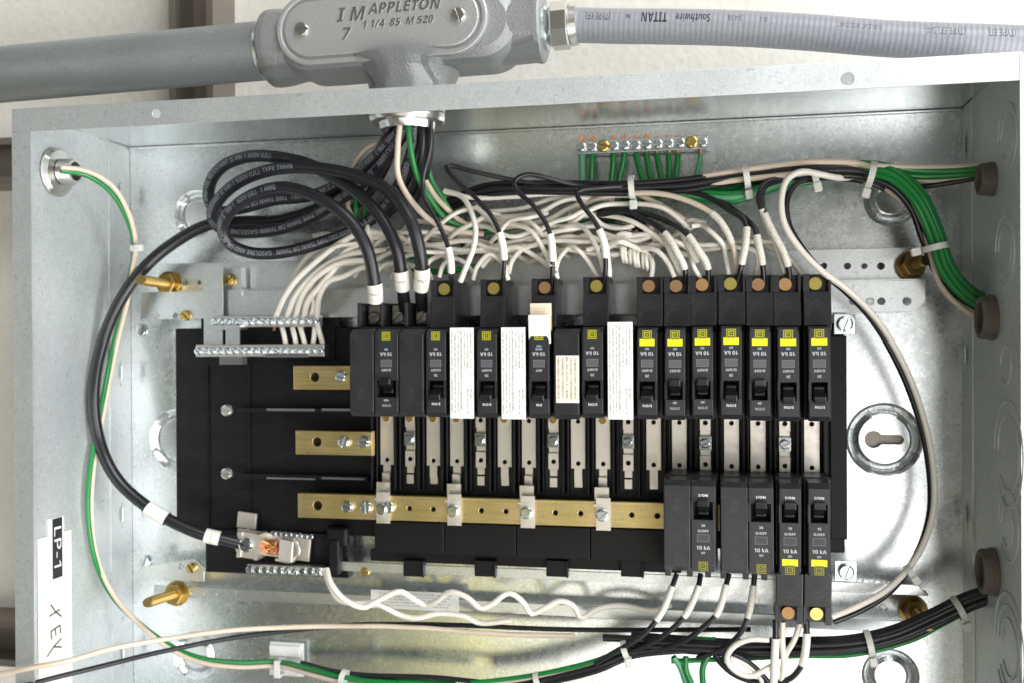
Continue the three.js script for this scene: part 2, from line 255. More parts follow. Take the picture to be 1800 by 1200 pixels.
{ const a = at(440, 478, 16), b = at(1622, 441, 16), y = at(1400, 497, 16).y; mesh('web', uvm(bx(b.x - a.x + 0.06, 0.0016, 0.010, (a.x + b.x) / 2 - 0.03, y, 0.0205)), M.rail, railUp); }
const railLo = rail('lower_rail', 'lower galvanized mounting rail with holes and square notches under the breakers', [
  ['foot_strip', 270, 1047, 1632, 1093, 16, [[338, 1045, 2.2], [362, 1045, 2.2], [383, 1045, 2.2], [417, 1045, 2], [1525, 1068, 2.4], [1553, 1068, 2.6]], -1],
  ['face_strip', 590, 986, 1632, 1046, 29, [[1512, 1017, 2.6], [1533, 1017, 2.6], [1555, 1017, 2.6]], -1]]);
{ const q = pxRect(252, 978, 358, 1022, 26); mesh('end_tab', uvm(plate(poly([[q.x0, q.y0], [q.x1, q.y0], [q.x1, q.y1 - 0.006], [q.x1 - 0.007, q.y1], [q.x0, q.y1 - 0.008]]), 0.0016, [circ(at(318, 995, 26).x, at(318, 995, 26).y, 0.0026)], 0.0003, 0.0244)), M.rail, railLo); }
{ const q = pxRect(590, 1040, 1632, 1046, 26); mesh('web', uvm(bx(q.w, 0.0016, 0.010, q.x, q.y0 + 0.0004, 0.0205)), M.rail, railLo); }
for (const [x, y, m, z, r] of [[405, 493, 'gold', 22, 5], [327, 555, 'gold', 26, 4.4]]) { const p = at(x, y, z); screw(railUp, p.x, p.y, z / 1000, r / 1000, M[m], 'screw'); }
for (const [x, y, m, z, r] of [[337, 997, 'gold', 26, 4.2], [643, 1003, 'gold', 26, 4.2]]) { const p = at(x, y, z); screw(railLo, p.x, p.y, z / 1000, r / 1000, M[m], 'screw'); }
{ // small bent tab on the upper rail
  mesh('bent_tab', uvm(pxBox(388, 472, 420, 520, 22, 1.6, 0.0003)), M.rail, railUp);
  mesh('tab_lip', uvm(pxBox(419, 470, 424, 520, 28, 8)), M.rail, railUp);
}
function cornerScrew(label, x, y, z, plateOn) {
  const p = at(x, y, z), g = thing('mounting_screw', label, 'screw', V(p.x, p.y, z / 1000), 'zinc mounting screws at the chassis corners');
  if (plateOn) mesh('square_plate', bx(0.0155, 0.0150, 0.0016, 0, 0, 0.0002, 0.0006), M.zinc, g);
  mesh('head', screwGeo(0.0056, 0.004, 1.2), M.zinc, g, V(0, 0, 0.001));
}
cornerScrew('zinc screw on a square plate beside the last upper breaker', 1485, 570, 24, 1);
cornerScrew('zinc screw on a square plate beside the last lower breaker', 1487, 1003, 28, 1);
cornerScrew('round zinc screw left of the upper neutral bars', 251, 581, 20, 0);
cornerScrew('round zinc screw left of the lower lug', 259, 985, 20, 0);

// ---------------------------------------------------------------- black chassis with bus bars and stabs
const P = 0.01905, XS = -0.16695, YC = -0.079, sx = (j) => XS + j * P;
const ch = thing('breaker_chassis', 'black plastic breaker chassis with brass bus bars and tin plated stabs', 'chassis');
{
  const b0 = pxRect(307, 578, 1486, 972, 20), b1 = pxRect(1480, 590, 1490, 948, 22);
  mesh('base', bx(b0.w, b0.h, 0.016, b0.x, b0.y, 0.012, 0.0012), M.black, ch);
  mesh('end_block', bx(0.012, b1.h, 0.018, b1.x1 - 0.006, b1.y, 0.014, 0.001), M.black, ch);
  mesh('neutral_base', pxBox(352, 533, 588, 632, 22, 12, 0.001), M.black, ch);
  mesh('lug_base', pxBox(360, 930, 612, 1016, 24, 12, 0.001), M.black, ch);
  for (const [x, w] of [[364, 1], [434, 2.2]]) mesh('ridge', pxBox(x, 640, x + w * 3, 925, 21.5, 2), M.black, ch);
  // two insulating barriers with slotted screws
  for (const [y, y2, sy] of [[720, 722, 720], [841, 836, 831]]) {
    const a = at(420, y, 30), b = at(645, y2, 30), bar = mesh('barrier', bx(b.x - a.x, 0.004, 0.012, (a.x + b.x) / 2, (a.y + b.y) / 2, 0.024, 0.0006), M.black, ch);
    for (const [u0, u1] of [[468, 553], [565, 640]]) mesh('strip', pxBox(u0, y - 3, u1, y + 2, 30.8, 0.6), M.smoke, bar);
    const s = at(400, sy, 20); screw(ch, s.x, s.y, 0.020, 0.0048, M.lug, 'screw', 0.004, 0);
  }
  // bus bars
  for (const [x0, y0, x1, y1, hx, hy, sc, xe] of [[515, 642, 0, 684, 553, 662, [[600, 661]], at(625, 661, 45).x], [519, 756, 0, 798, 557, 776, [[605, 776], [640, 776]], at(654, 776, 45).x], [523, 866, 0, 909, 558, 888, [[611, 890], [644, 891], [683, 891]], 0.165]]) {
    const a = at(x0, y0, 45), b = at(x0, y1, 45), h = at(hx, hy, 45);
    const holes = [circ(h.x, h.y, 0.0036)];
    if (xe > 0) for (let j = 0; j < 13; j++) if (j % 3) holes.push(circ(sx(j) + 0.0035, (a.y + b.y) / 2, 0.0018));
    const m = mesh('bus_bar', uvm(plate(rect(a.x, b.y, xe, a.y), 0.006, holes, 0.0005, 0.039)), M.brass, ch);
    sc.forEach(([x, y]) => { const p = at(x, y, 46); screw(m, p.x, p.y, 0.045, 0.0046, M.zinc, 'screw', 0.0042); });
    mesh('bus_support', bx(0.02, 0.016, 0.020, a.x + 0.016, (a.y + b.y) / 2, 0.029), M.black, ch);
    mesh('bus_support', bx(0.02, 0.016, 0.020, -0.19, (a.y + b.y) / 2, 0.029), M.black, ch);
  }
  // raised insulating floor under the breakers with ridges between stabs
  const x0 = sx(-0.5) - 0.003, x1 = sx(17.5) + 0.002;
  mesh('stab_floor', bx(x1 - x0, 0.100, 0.012, (x0 + x1) / 2, YC + 0.006, 0.020, 0.001), M.deep, ch);
  for (let j = 0; j <= 18; j++) { mesh('stab_ridge', bx(0.0016, 0.062, 0.014, sx(j - 0.5) - 0.001, YC - 0.0085, 0.031, 0.0004), M.black, ch); if (j < 18) mesh('stab_ridge', bx(0.0012, 0.062, 0.011, sx(j - 0.5) + 0.0022, YC - 0.0085, 0.0295, 0.0004), M.black, ch); }
  for (let j = 0; j < 4; j++) { const a = sx(j * 3 - 0.5), bq = Math.min(sx(j * 3 + 2.5), 0.06); mesh('lower_cover', bx(bq - a - 0.0005, 0.0245, 0.012, (a + bq) / 2, -0.1555, 0.030, 0.0008), M.black, ch); }
  mesh('lower_ledge', bx(0.245, 0.009, 0.008, -0.060, -0.1725, 0.0235, 0.0008), M.black, ch);
  for (const px of [730, 855, 981, 1112]) { const p = at(px, 996, 27); mesh('snap_tab', bx(0.0165, 0.0125, 0.006, p.x, p.y, 0.0300, 0.0006), M.black, ch); mesh('snap_tab', bx(0.0012, 0.0125, 0.008, p.x + 0.0083, p.y, 0.0310), M.black, ch); }
  // stabs
  const zf = 0.0313;
  const wide = plate(poly([[-.0055, -.0195], [.0055, -.0195], [.0055, .022], [-.0055, .022]]), 0.0016, [circ(0, -.0155, .0017), circ(0, .0165, .0017)], 0.0002, zf - 0.0016);
  for (let j = 0; j < 18; j++) {
    const k = j % 3, y = YC - 0.001, g0 = [];
    if (k !== 1) {
      g0.push(wide.clone());
      g0.push(bx(0.006, 0.010, 0.0016, 0, -0.0240, zf - 0.0009));
      if (k === 0 && j < 12) { g0.push(bx(0.0062, 0.010, 0.0016, 0, -0.0305, zf + 0.0018)); g0.push(bx(0.0108, 0.013, 0.0016, 0, -0.0385, zf + 0.009)); g0.push(bx(0.0108, 0.024, 0.0016, 0.0018, -0.0510, 0.0462)); g0.push(bx(0.0062, 0.0016, 0.010, 0, -0.0335, zf + 0.005), bx(0.0108, 0.0016, 0.009, 0, -0.0445, zf + 0.0115)); }
      else g0.push(bx(0.006, 0.007, 0.0016, 0, -0.0305, zf - 0.0022));
    } else {
      g0.push(plate(rect(-.004, .0105, .004, .022), 0.0016, [circ(0, .0165, .0018)], 0.0002, zf - 0.0016), plate(rect(-.004, -.0205, .004, -.008), 0.0016, [circ(0, -.0145, .0018)], 0.0002, zf - 0.0016));
      g0.push(bx(.0074, .028, .0016, 0, .001, zf - 0.003), bx(.0056, .005, .0016, 0, -.0232, zf - 0.002), bx(.0056, .007, .0016, 0, -.0305, zf - 0.001));
    }
    const st = mesh('bus_stab', uvm(merge(g0)), M.tin, ch, V(sx(j), y, 0));
    if (k === 1) { mesh('square_washer', bx(.0088, .0105, .0014, 0, .0015, zf + 0.0004, .0003), M.zinc, st); mesh('screw', screwGeo(.0036, .003, 0.5), M.zinc, st, V(0, .0015, zf + 0.001)); }
    if (k === 0 && j < 12) mesh('screw', screwGeo(.0046, .0042, 0.75), M.zinc, st, V(.0012, -.0515, 0.047));
    if ([0, 1, 2, 3, 5, 7, 9].includes(j)) mesh('contact_rivet', cyl(.0028, .0016, 0, .0175, zf + 0.0006, 16), M.gold, st);
  }
}

// ---------------------------------------------------------------- circuit breakers
// local frame: y runs towards the bus end (v = 0 at y = 0), the wire end lies at -y; x across; z out of the panel
function printMat(w, h, items) { return canvasMat(Math.round(w * 16000), Math.round(h * 16000), (g, W, H) => { g.fillStyle = '#252528'; g.fillRect(0, 0, W, H); for (let i = 0; i < 260; i++) { g.fillStyle = `rgba(${90},${90},${95},${rnd() * 0.12})`; g.fillRect(rnd() * W, rnd() * H, 2 + rnd() * 4, 2 + rnd() * 3); } items(g, W, H, (mm) => mm * 16); }, { roughness: 0.45 }); }
function logo(g, cx, cy, s, c) { g.fillStyle = c; g.fillRect(cx - s / 2, cy - s / 2, s, s); g.strokeStyle = '#25270f'; g.lineWidth = s * 0.07; g.strokeRect(cx - s * 0.36, cy - s * 0.36, s * 0.72, s * 0.72); g.fillStyle = '#25270f'; g.beginPath(); g.moveTo(cx - s * 0.2, cy - s * 0.2); g.lineTo(cx, cy - s * 0.2); g.arc(cx, cy, s * 0.2, -Math.PI / 2, Math.PI / 2); g.lineTo(cx - s * 0.2, cy + s * 0.2); g.fill(); g.fillStyle = c; g.fillRect(cx - s * 0.1, cy - s * 0.09, s * 0.18, s * 0.18); }
const txt = (g, t, x, y, px, c = '#b9bec6', b = 'bold ') => { g.fillStyle = c; g.font = b + px + 'px sans-serif'; g.textAlign = 'center'; g.textBaseline = 'middle'; g.fillText(t, x, y); };
// upper plate print (v 27.5..63.5) for the types; the part nearest the handle comes first
const UPW = 0.0122, UPH = 0.0350, ONH = 0.0125;
function upper(num, stripe, kind, low) {
  return printMat(UPW, UPH, (g, W, H, mm) => {
    const cx = W / 2;
    if (num) txt(g, num, cx, mm(3.2), 40);
    txt(g, kind === 'gfi' ? 'OFF' : 'O/OFF', cx, mm(7.0), 40, '#b9bfc6');
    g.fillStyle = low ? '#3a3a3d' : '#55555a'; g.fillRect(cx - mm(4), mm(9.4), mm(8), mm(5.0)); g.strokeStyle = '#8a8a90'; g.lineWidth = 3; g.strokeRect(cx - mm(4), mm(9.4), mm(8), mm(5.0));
    txt(g, kind === 'gfi' ? '10-kA' : '10 kA', cx, mm(18.6), 58); txt(g, kind === 'gfi' ? 'HACR' : 'QO', cx, mm(22.0), 30, '#a9c4dd'); 
    if (kind === 'gfi') txt(g, 'TEST', cx, mm(24.2), 28, '#a9c4dd');
    if (stripe) { g.fillStyle = '#e6e01c'; g.fillRect(cx - mm(5.2), mm(23.9), mm(10.4), mm(4.6)); }
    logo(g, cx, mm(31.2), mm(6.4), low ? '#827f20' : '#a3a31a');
  });
}
const onMat = (t, num) => printMat(UPW, ONH, (g, W, H, mm) => { if (num) txt(g, num, W / 2, mm(10.2), 40); txt(g, t, W / 2, mm(num ? 5.6 : 7.4), 46, num ? '#9aa0a8' : '#e6eaf0'); });
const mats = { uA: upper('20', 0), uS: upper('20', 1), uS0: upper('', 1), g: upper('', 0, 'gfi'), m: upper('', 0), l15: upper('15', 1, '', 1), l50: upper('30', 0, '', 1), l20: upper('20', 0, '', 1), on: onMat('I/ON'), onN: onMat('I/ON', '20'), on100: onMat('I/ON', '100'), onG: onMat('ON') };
const side = (pts, w) => { const g = new THREE.ExtrudeGeometry(poly(pts), { depth: w - 0.0014, bevelEnabled: true, bevelSize: 0.0007, bevelOffset: -0.0007, bevelThickness: 0.0007, bevelSegments: 2 }); return uvm(g.translate(0, 0, -w / 2 + 0.0007).rotateY(-Math.PI / 2).rotateX(0)); };   // pts are (z, y); extruded along x
const BZ = 0.073, FZ = 0.0885, BF = 0.0645;
function bodyGeo(w, len) { return side([[0.036, 0], [BF - 0.002, 0], [BF, -0.002], [BF, -len], [0.036, -len]], w); }
function raised(w, v0, v1, a, b) { return side([[BF - 0.001, -v0], [FZ - (a ? 0.004 : 0), -v0], [FZ, -v0 - (a ? 0.0035 : 0.0002)], [FZ, -v1 + (b ? 0.004 : 0.0002)], [FZ - (b ? 0.007 : 0), -v1], [BF - 0.001, -v1]], w); }
function pole(g, x, w, o) {             // one handle with the raised front around it
  mesh('front', [raised(w, 0.0008, 0.0150, 1, 0).translate(x, 0, 0), raised(w, 0.0275, 0.0645, 0, 1).translate(x, 0, 0), bx(0.0018, 0.0127, 0.0150, x - w / 2 + 0.0009, -0.02125, FZ - 0.0078), bx(0.0018, 0.0127, 0.0150, x + w / 2 - 0.0009, -0.02125, FZ - 0.0078)], M.breaker, g);
  mesh('handle_well', bx(w - 0.0036, 0.0124, 0.002, x, -0.02125, BZ + 0.002), M.deep, g);
  const hd = mesh('handle', [bx(0.0086, 0.0052, 0.0120, 0, 0, 0.0090, 0.0012), bx(0.0092, 0.0110, 0.0060, 0, 0, 0.0015, 0.002)], M.handle, g, V(x, -0.0212, BZ + 0.006)); hd.rotation.x = o.off ? 0.42 : -0.42;
  if (o.up) mesh('print', new THREE.PlaneGeometry(UPW, UPH).translate(x, -0.0281 - UPH / 2, FZ + 0.00012), o.up, g);
  if (o.on) mesh('print', new THREE.PlaneGeometry(UPW, 0.0105).translate(x, -0.0044 - 0.00525, FZ + 0.00012), o.on, g);
}
function terminal(g, x, mat) {          // open pocket with a wire screw at the wire end
  mesh('terminal_screw', [cyl(0.0046, 0.0040, 0, 0, 0.002, 24, 0.0044), bx(0.0058, 0.0007, 0.0004, 0, 0, 0.0040)], mat, g, V(x, -0.0942, 0.0630), [0, 0, rs(1.5)]);
}
function termBlock(g, x, w, len = 0.101) {
  const t = 0.0017; mesh('body', [side([[0.036, 0], [BF - 0.002, 0], [BF, -0.002], [BF, -0.0610], [BZ, -0.0655], [BZ - 0.0035, -0.0885], [0.062, -0.0885], [0.062, -len], [0.036, -len]], w).translate(x, 0, 0), bx(t, 0.0122, 0.0090, x - w / 2 + t / 2, -0.0948, 0.0650), bx(t * 2.4, 0.0122, 0.0090, x + w / 2 - t * 1.2, -0.0948, 0.0650)], M.breaker, g);
}
function place(g, j, up, dx = 0) { g.position.set(sx(j) + dx, (up ? -0.0578 : -0.0985) + rs(0.0005), rs(0.0006)); g.rotation.z = (up ? Math.PI : 0) + rs(0.006); return g; }
const BW = 0.0185;
const mk = (label, group) => thing('circuit_breaker', label, 'circuit breaker', V(0, 0, 0), group);

{ // three pole main breaker
  const g = place(mk('wide three pole main breaker with one handle at the left end of the upper row'), 1, 1);
  mesh('body', [bodyGeo(3 * P - 0.0006, 0.0665)], M.breaker, g);
  for (const x of [-P, 0, P]) {
    if (x === 0) pole(g, 0, 0.0182, { up: mats.m, on: mats.on100, off: 1 });
    else mesh('front', raised(0.0186, 0.0008, 0.0645, 1, 1).translate(x, 0, 0), M.breaker, g);
    mesh('lug', bx(0.0125, 0.0150, 0.014, x, -0.0755, 0.049, 0.001), M.darkLug, g); screw(g, x + 0.001, -0.0735, 0.056, 0.0045, M.darkLug, 'lug_screw', 0.003);
  }
  for (const x of [-1.5 * P + 0.0012, -0.5 * P, 0.5 * P, 1.5 * P - 0.0012]) mesh('divider', bx(0.0024, 0.0180, 0.036, x, -0.0755, 0.053, 0.0005), M.breaker, g);
  mesh('terminal_floor', bx(3 * P - 0.001, 0.018, 0.006, 0, -0.0755, 0.039), M.breaker, g);
}
function linesMat(w, h, bg, ink, cols, split) { return canvasMat(w, h, (g, W, H) => { g.fillStyle = bg; g.fillRect(0, 0, W, H); for (let c = 0; c < cols; c++) { const x = W * (c + 0.6) / (cols + 0.4); let y = H * 0.04 + rnd() * H * (c < 3 && split ? 0.25 : 0.06); while (y < H * 0.95) { const l = 4 + rnd() * 16; g.fillStyle = ink.replace('A', (0.3 + rnd() * 0.45).toFixed(2)); if (!(split && c < 3 && y > H * 0.3 && y < H * 0.55)) g.fillRect(x, y, W / cols * 0.42, l); y += l + 2 + (rnd() > 0.85 ? 12 : 0); } } if (split) { g.fillStyle = 'rgba(90,90,90,.5)'; g.fillRect(W * 0.55, 0, 2, H); } }, { roughness: 0.55 }); }
const lblMat = linesMat(160, 640, '#e4e4df', 'rgba(135,137,138,A)', 7, 1), smallLbl = linesMat(160, 320, '#e6dccd', 'rgba(130,115,100,A)', 5, 0);
const tagMat = canvasMat(128, 128, (g, W, H) => { g.fillStyle = '#e4d6c0'; g.fillRect(0, 0, W, H); g.fillStyle = '#cdb96a'; g.beginPath(); g.moveTo(0, 0); g.lineTo(W * 0.45, 0); g.lineTo(W * 0.3, H * 0.45); g.lineTo(0, H * 0.55); g.fill(); g.fillStyle = 'rgba(210,140,120,.5)'; for (let k = 0; k < 6; k++) g.fillRect(W * 0.25, H * (0.3 + k * 0.1), W * 0.6, 3); });
// double width breakers: handle on one pole, white label on the other
[[3, 'first'], [5, 'second'], [9, 'third']].forEach(([j, nth]) => {
  const where = { first: 'next to the main breaker', second: 'left of the cream tagged breaker', third: 'by the striped ones' }[nth];
  const g = place(mk(`black two module breaker with a tall white label, ${where}`), j, 1);
  termBlock(g, 0, BW); pole(g, 0.0006, 0.0150, { up: mats.uA, on: mats.on }); terminal(g, 0, M.termC);
  mesh('label_body', [bodyGeo(BW, 0.0655).translate(-P, 0, 0), raised(0.0180, 0.0002, 0.0655, 0, 0).translate(-P, 0, 0)], M.breaker, g);
  const dy = nth === 'third' ? 0.0026 : 0;
  mesh('white_label', bx(0.0176, 0.0650 + dy, 0.0006, -P, -0.0327 - dy / 2, FZ + 0.0004, 0.0002), M.plasticWhite, g);
  mesh('label_print', new THREE.PlaneGeometry(0.0172, 0.0640 + dy).translate(-P, -0.0327 - dy / 2, FZ + 0.0008), lblMat, g);
});
{
  const g = place(mk('black two module test breaker with a cream tag and a small cream label'), 7, 1);
  termBlock(g, 0, BW); pole(g, 0.0006, 0.0150, { up: mats.g, on: mats.onG }); terminal(g, 0, M.termB);
  mesh('label_body', [bodyGeo(BW, 0.0640).translate(-P, 0, 0), raised(0.0182, 0.0004, 0.0640, 1, 1).translate(-P, 0, 0)], M.breaker, g);
  mesh('small_label', bx(0.0165, 0.0335, 0.0006, -P - 0.0008, -0.0290, FZ + 0.0004, 0.0002), M.plasticWhite, g);
  mesh('label_print', new THREE.PlaneGeometry(0.0161, 0.033).translate(-P - 0.0008, -0.0290, FZ + 0.0008), smallLbl, g);
  mesh('cream_tag', bx(0.0158, 0.0200, 0.0006, 0, -0.0725, FZ - 0.0065, 0.0002), M.paper, g).rotation.x = -0.10;
  mesh('tag_print', new THREE.PlaneGeometry(0.0155, 0.0197), tagMat, g, V(0, -0.0725, FZ - 0.0060)).rotation.x = -0.10;
}
// seven single breakers with yellow stripes
const single = ['leftmost', 'second from the left', 'third from the left', 'in the middle', 'third from the right', 'second from the right', 'at the right end'];
for (let k = 0; k < 7; k++) {
  const g = place(mk(`yellow striped single breaker, ${single[k]} of the upper row`, 'striped single breakers in the upper row'), 11 + k, 1, k === 6 ? 0.0012 : 0), off = [1, 2, 4].includes(k);
  termBlock(g, 0, BW); pole(g, 0.0006, 0.0142, { up: off ? mats.uS0 : mats.uS, on: off ? mats.onN : mats.on, off }); terminal(g, 0.001, [M.termB, M.termB, M.termA, M.termC, M.termB, M.termA, M.termC][k]);
}
// lower row: two double pole and two single breakers
[[12.5, 'left'], [14.5, 'right']].forEach(([j, s], i) => {
  const g = place(mk(`${s} one of the two wide unstriped breakers in the lower row`, 'two pole breakers in the lower row'), j, 0, i ? 0.0004 : 0);
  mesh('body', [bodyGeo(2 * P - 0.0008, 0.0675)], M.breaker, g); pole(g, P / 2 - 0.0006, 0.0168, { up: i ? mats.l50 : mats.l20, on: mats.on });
  mesh('front', raised(0.0184, 0.0008, 0.0645, 1, 1).translate(-P / 2 + 0.0006, 0, 0), M.breaker, g);
  for (const x of [-P + 0.0025, -0.0010, P * 0.62]) mesh('foot', bx(0.0042, 0.0080, 0.026, x, -0.0690, 0.050, 0.0006), M.breaker, g);
});
[[16, 'next to the two pole breakers'], [17, 'at the right end']].forEach(([j, s]) => {
  const g = place(mk(`yellow striped single breaker of the lower row, ${s}`, 'single breakers in the lower row'), j, 0, 0.0006);
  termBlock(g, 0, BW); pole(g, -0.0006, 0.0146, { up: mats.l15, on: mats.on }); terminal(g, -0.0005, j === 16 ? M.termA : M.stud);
});

// ---------------------------------------------------------------- terminal bars
function terminalBar(name, label, x0, y0, x1, y1, z, n, skip = [], goldAt = [], mat = M.lug) {
  const q = pxRect(x0, y0, x1, y1, z), g = thing(name, label, 'terminal bar', V(q.x, q.y, z / 1000));
  mesh('bar', uvm(bx(q.w, q.h, 0.009, 0, 0, -0.0045, 0.0008)), mat, g);
  for (let i = 0; i < n; i++) { if (skip.includes(i)) continue; const gold = goldAt.includes(i), r = gold ? 0.0046 : Math.min(0.0034, q.w / n * 0.46); screw(g, -q.w / 2 + q.w * (i + 0.5) / n, rs(0.0003), gold ? 0.001 : -0.0006 + rs(0.0007), r, gold ? M.gold : M.zinc, gold ? 'mounting_screw' : 'screw', 0.0036); }
  return g;
}
{
  const g1 = terminalBar('neutral_bar', 'upper of the two silver neutral bars with wires in it', 371, 556, 560, 575, 42, 15);
  const g2 = terminalBar('neutral_bar', 'lower of the two silver neutral bars, longer and over black plastic', 343, 605, 570, 626, 44, 18);
  const br = thing('neutral_bracket', 'bent galvanized bracket holding the two neutral bars at their left end', 'bracket');
  mesh('strap', uvm(pxBox(357, 470, 391, 606, 32, 1.6)), M.rail, br);
  mesh('shelf', uvm(pxBox(363, 572, 421, 580, 47, 14)), M.rail, br);
  mesh('tab', uvm(pxBox(396, 580, 421, 606, 38, 1.6)), M.rail, br);
  mesh('spacer', pxBox(385, 626, 424, 640, 36, 10), M.smoke, ch); mesh('spacer', pxBox(465, 621, 540, 627, 45, 3), M.smoke, ch);
  terminalBar('neutral_bar', 'short silver neutral bar below the copper lug at the lower left', 434, 991, 566, 1013, 40, 10);
}
{ // ground bar on the back plate
  const q = [1014, 248, 1246, 262], g = terminalBar('ground_bar', 'clear zinc ground bar with ten screws on the back plate', ...q, 14, 12, [], [2, 10], M.zinc);
}
{ // main lug with copper strands
  const p = at(475, 962, 40), g = thing('cable_lug', 'tin plated box lug with bare copper strands at the lower left', 'lug', V(p.x, p.y, 0.030)); g.rotation.z = -0.10;
  mesh('tongue', [bx(0.064, 0.0185, 0.003, -0.002, 0, 0, 0.0005)], M.tin, g); mesh('tongue', bx(0.0165, 0.013, 0.003, -0.0285, 0.016, -0.004, 0.0004), M.tin, g);
  mesh('collar', [bx(0.016, 0.0205, 0.003, -0.0175, 0, 0.012, 0.0005), bx(0.003, 0.0205, 0.016, -0.0095, 0, 0.008), bx(0.003, 0.0205, 0.014, -0.0248, 0, 0.008)], M.tin, g);
  screw(g, -0.0185, 0.0005, 0.0135, 0.0058, M.zinc, 'screw', 0.0042);
  for (let i = 0; i < 19; i++) { const c = new THREE.CatmullRomCurve3([V(-0.010, rs(0.004), 0.006 + rs(0.003)), V(-0.001, rs(0.006), 0.0065 + rs(0.004)), V(0.006 + rs(0.003), rs(0.0075), 0.007 + rs(0.004))]); mesh('copper_strand', new THREE.TubeGeometry(c, 8, 0.0009, 6), i % 5 ? M.copper : M.gold, g); }
  mesh('hook', new THREE.TubeGeometry(new THREE.CatmullRomCurve3([V(0.012, 0.008, 0.004), V(0.022, 0.009, 0.012), V(0.026, 0.001, 0.013), V(0.020, -0.008, 0.010), V(0.004, -0.010, 0.006)]), 30, 0.0014, 8), M.lug, g);
  mesh('saddle', bx(0.014, 0.017, 0.004, 0.0170, 0, 0.006, 0.001), M.tin, g, V(0, 0, 0), [0, -0.3, 0]);
  for (let i = 0; i < 8; i++) screw(g, 0.002 + i * 0.0045, 0.012 + i * 0.0002, 0.010, 0.0022, M.zinc, 'small_screw');
  mesh('bar_end_post', [pxBox(577, 948, 596, 1012, 36, 12, 0.002), pxBox(572, 925, 610, 962, 34, 10, 0.003)], M.black, ch);
}
{ const q = pxRect(651, 1036, 806, 1076, 17.5), g = thing('rating_sticker', 'pale printed sticker on the lower rail behind the wavy white wire', 'label', V(q.x, q.y, 0.0165)); mesh('film', bx(q.w, q.h, 0.0003, 0, 0, 0), M.plasticWhite, g);
  mesh('print', new THREE.PlaneGeometry(q.w * 0.98, q.h * 0.96).translate(0, 0, 0.0003), canvasMat(512, 128, (c, W, H) => { c.fillStyle = '#d9d9d3'; c.fillRect(0, 0, W, H); for (let k = 0; k < 5; k++) { let x = 30 + rnd() * 30; while (x < W - 60) { const l = 6 + rnd() * 30; c.fillStyle = `rgba(110,110,110,${0.25 + rnd() * 0.3})`; c.fillRect(x, 14 + k * 21, l, 9); x += l + 6; } } }), g); }

// ---------------------------------------------------------------- wires
const WM = { w: M.white, c: M.cream, g: M.green, m: M.mint, k: M.wireBlack };
const COLOR = { w: 'white', c: 'cream', g: 'green', m: 'pale green', k: 'black' };
function inside(px, py, z) { let p = at(px, py, z); if (p.x < L + 0.0065 && z < 146 && px > 58) p = onX(px, py, L + 0.0065); return p; }   // keep clear of the left wall
const parse = (s) => s.trim().split(/\s*,\s*/).map((t) => inside(...t.trim().split(/\s+/).map(Number)));
function framed(curve, n, r, m = 12, u0 = 0, u1 = 1) {   // tube whose v = 0.5 faces +z, for printed jackets and sleeves
  const pos = [], uv = [], idx = [], nor = [], Z = V(0, 0, 1), q = V(0, 0, 0);
  for (let i = 0; i <= n; i++) {
    const u = u0 + (u1 - u0) * i / n, c = curve.getPointAt(u), t = curve.getTangentAt(u), N = Z.clone().addScaledVector(t, -t.z).normalize(), Bn = q.clone().crossVectors(t, N);
    for (let k = 0; k <= m; k++) { const a = (k / m - 0.5) * 2 * Math.PI, d = N.clone().multiplyScalar(Math.cos(a)).addScaledVector(Bn, Math.sin(a)); pos.push(c.x + d.x * r, c.y + d.y * r, c.z + d.z * r); nor.push(d.x, d.y, d.z); uv.push(i / n, 1 - k / m); }
  }
  for (let i = 0; i < n; i++) for (let k = 0; k < m; k++) { const a = i * (m + 1) + k, b = a + m + 1; idx.push(a, a + 1, b, b, a + 1, b + 1); }
  const g = new THREE.BufferGeometry(); g.setAttribute('position', new THREE.Float32BufferAttribute(pos, 3)); g.setAttribute('normal', new THREE.Float32BufferAttribute(nor, 3)); g.setAttribute('uv', new THREE.Float32BufferAttribute(uv, 2)); g.setIndex(idx); return g;
}
function wire(color, r, pts, label, o = {}) {
  const c = new THREE.CatmullRomCurve3(Array.isArray(pts) ? pts : parse(pts), false, 'centripetal'), n = Math.max(16, Math.min(160, Math.round(c.getLength() / 0.0035)));
  const geo = o.mat ? framed(c, n, r / 1000, 14) : new THREE.TubeGeometry(c, n, r / 1000, r > 3 ? 14 : 8);
  const m = mesh(o.name ?? 'wire', geo, o.mat ?? WM[color]); tag(m, label, o.cat ?? 'wire', o.group);
  for (const [u0, u1, rr, mat] of o.sleeves ?? []) {
    const s = mesh('marker_sleeve', framed(c, 14, rr / 1000, 12, u0, u1), mat ?? M.sleeve, m); m.userData.sleeved = 1;
    for (const [u, f] of [[u0, -1], [u1, 1]]) { }
  }
  return m;
}
const sleevePrint = canvasMat(256, 128, (g, W, H) => { g.fillStyle = '#dcd8cc'; g.fillRect(0, 0, W, H); for (let i = 0; i < 46; i++) { g.fillStyle = `rgba(40,40,40,${0.3 + rnd() * 0.5})`; g.save(); g.translate(rnd() * W, rnd() * H); g.rotate(0.6); g.fillRect(0, 0, 3 + rnd() * 9, 3); g.restore(); } });
const numPrint = canvasMat(128, 256, (g, W, H) => { g.fillStyle = '#e2dfd6'; g.fillRect(0, 0, W, H); txt(g, '1', W * 0.55, H * 0.42, 30, '#333', ''); txt(g, '3', W * 0.55, H * 0.52, 30, '#333', ''); txt(g, '5', W * 0.55, H * 0.60, 30, '#333', ''); });
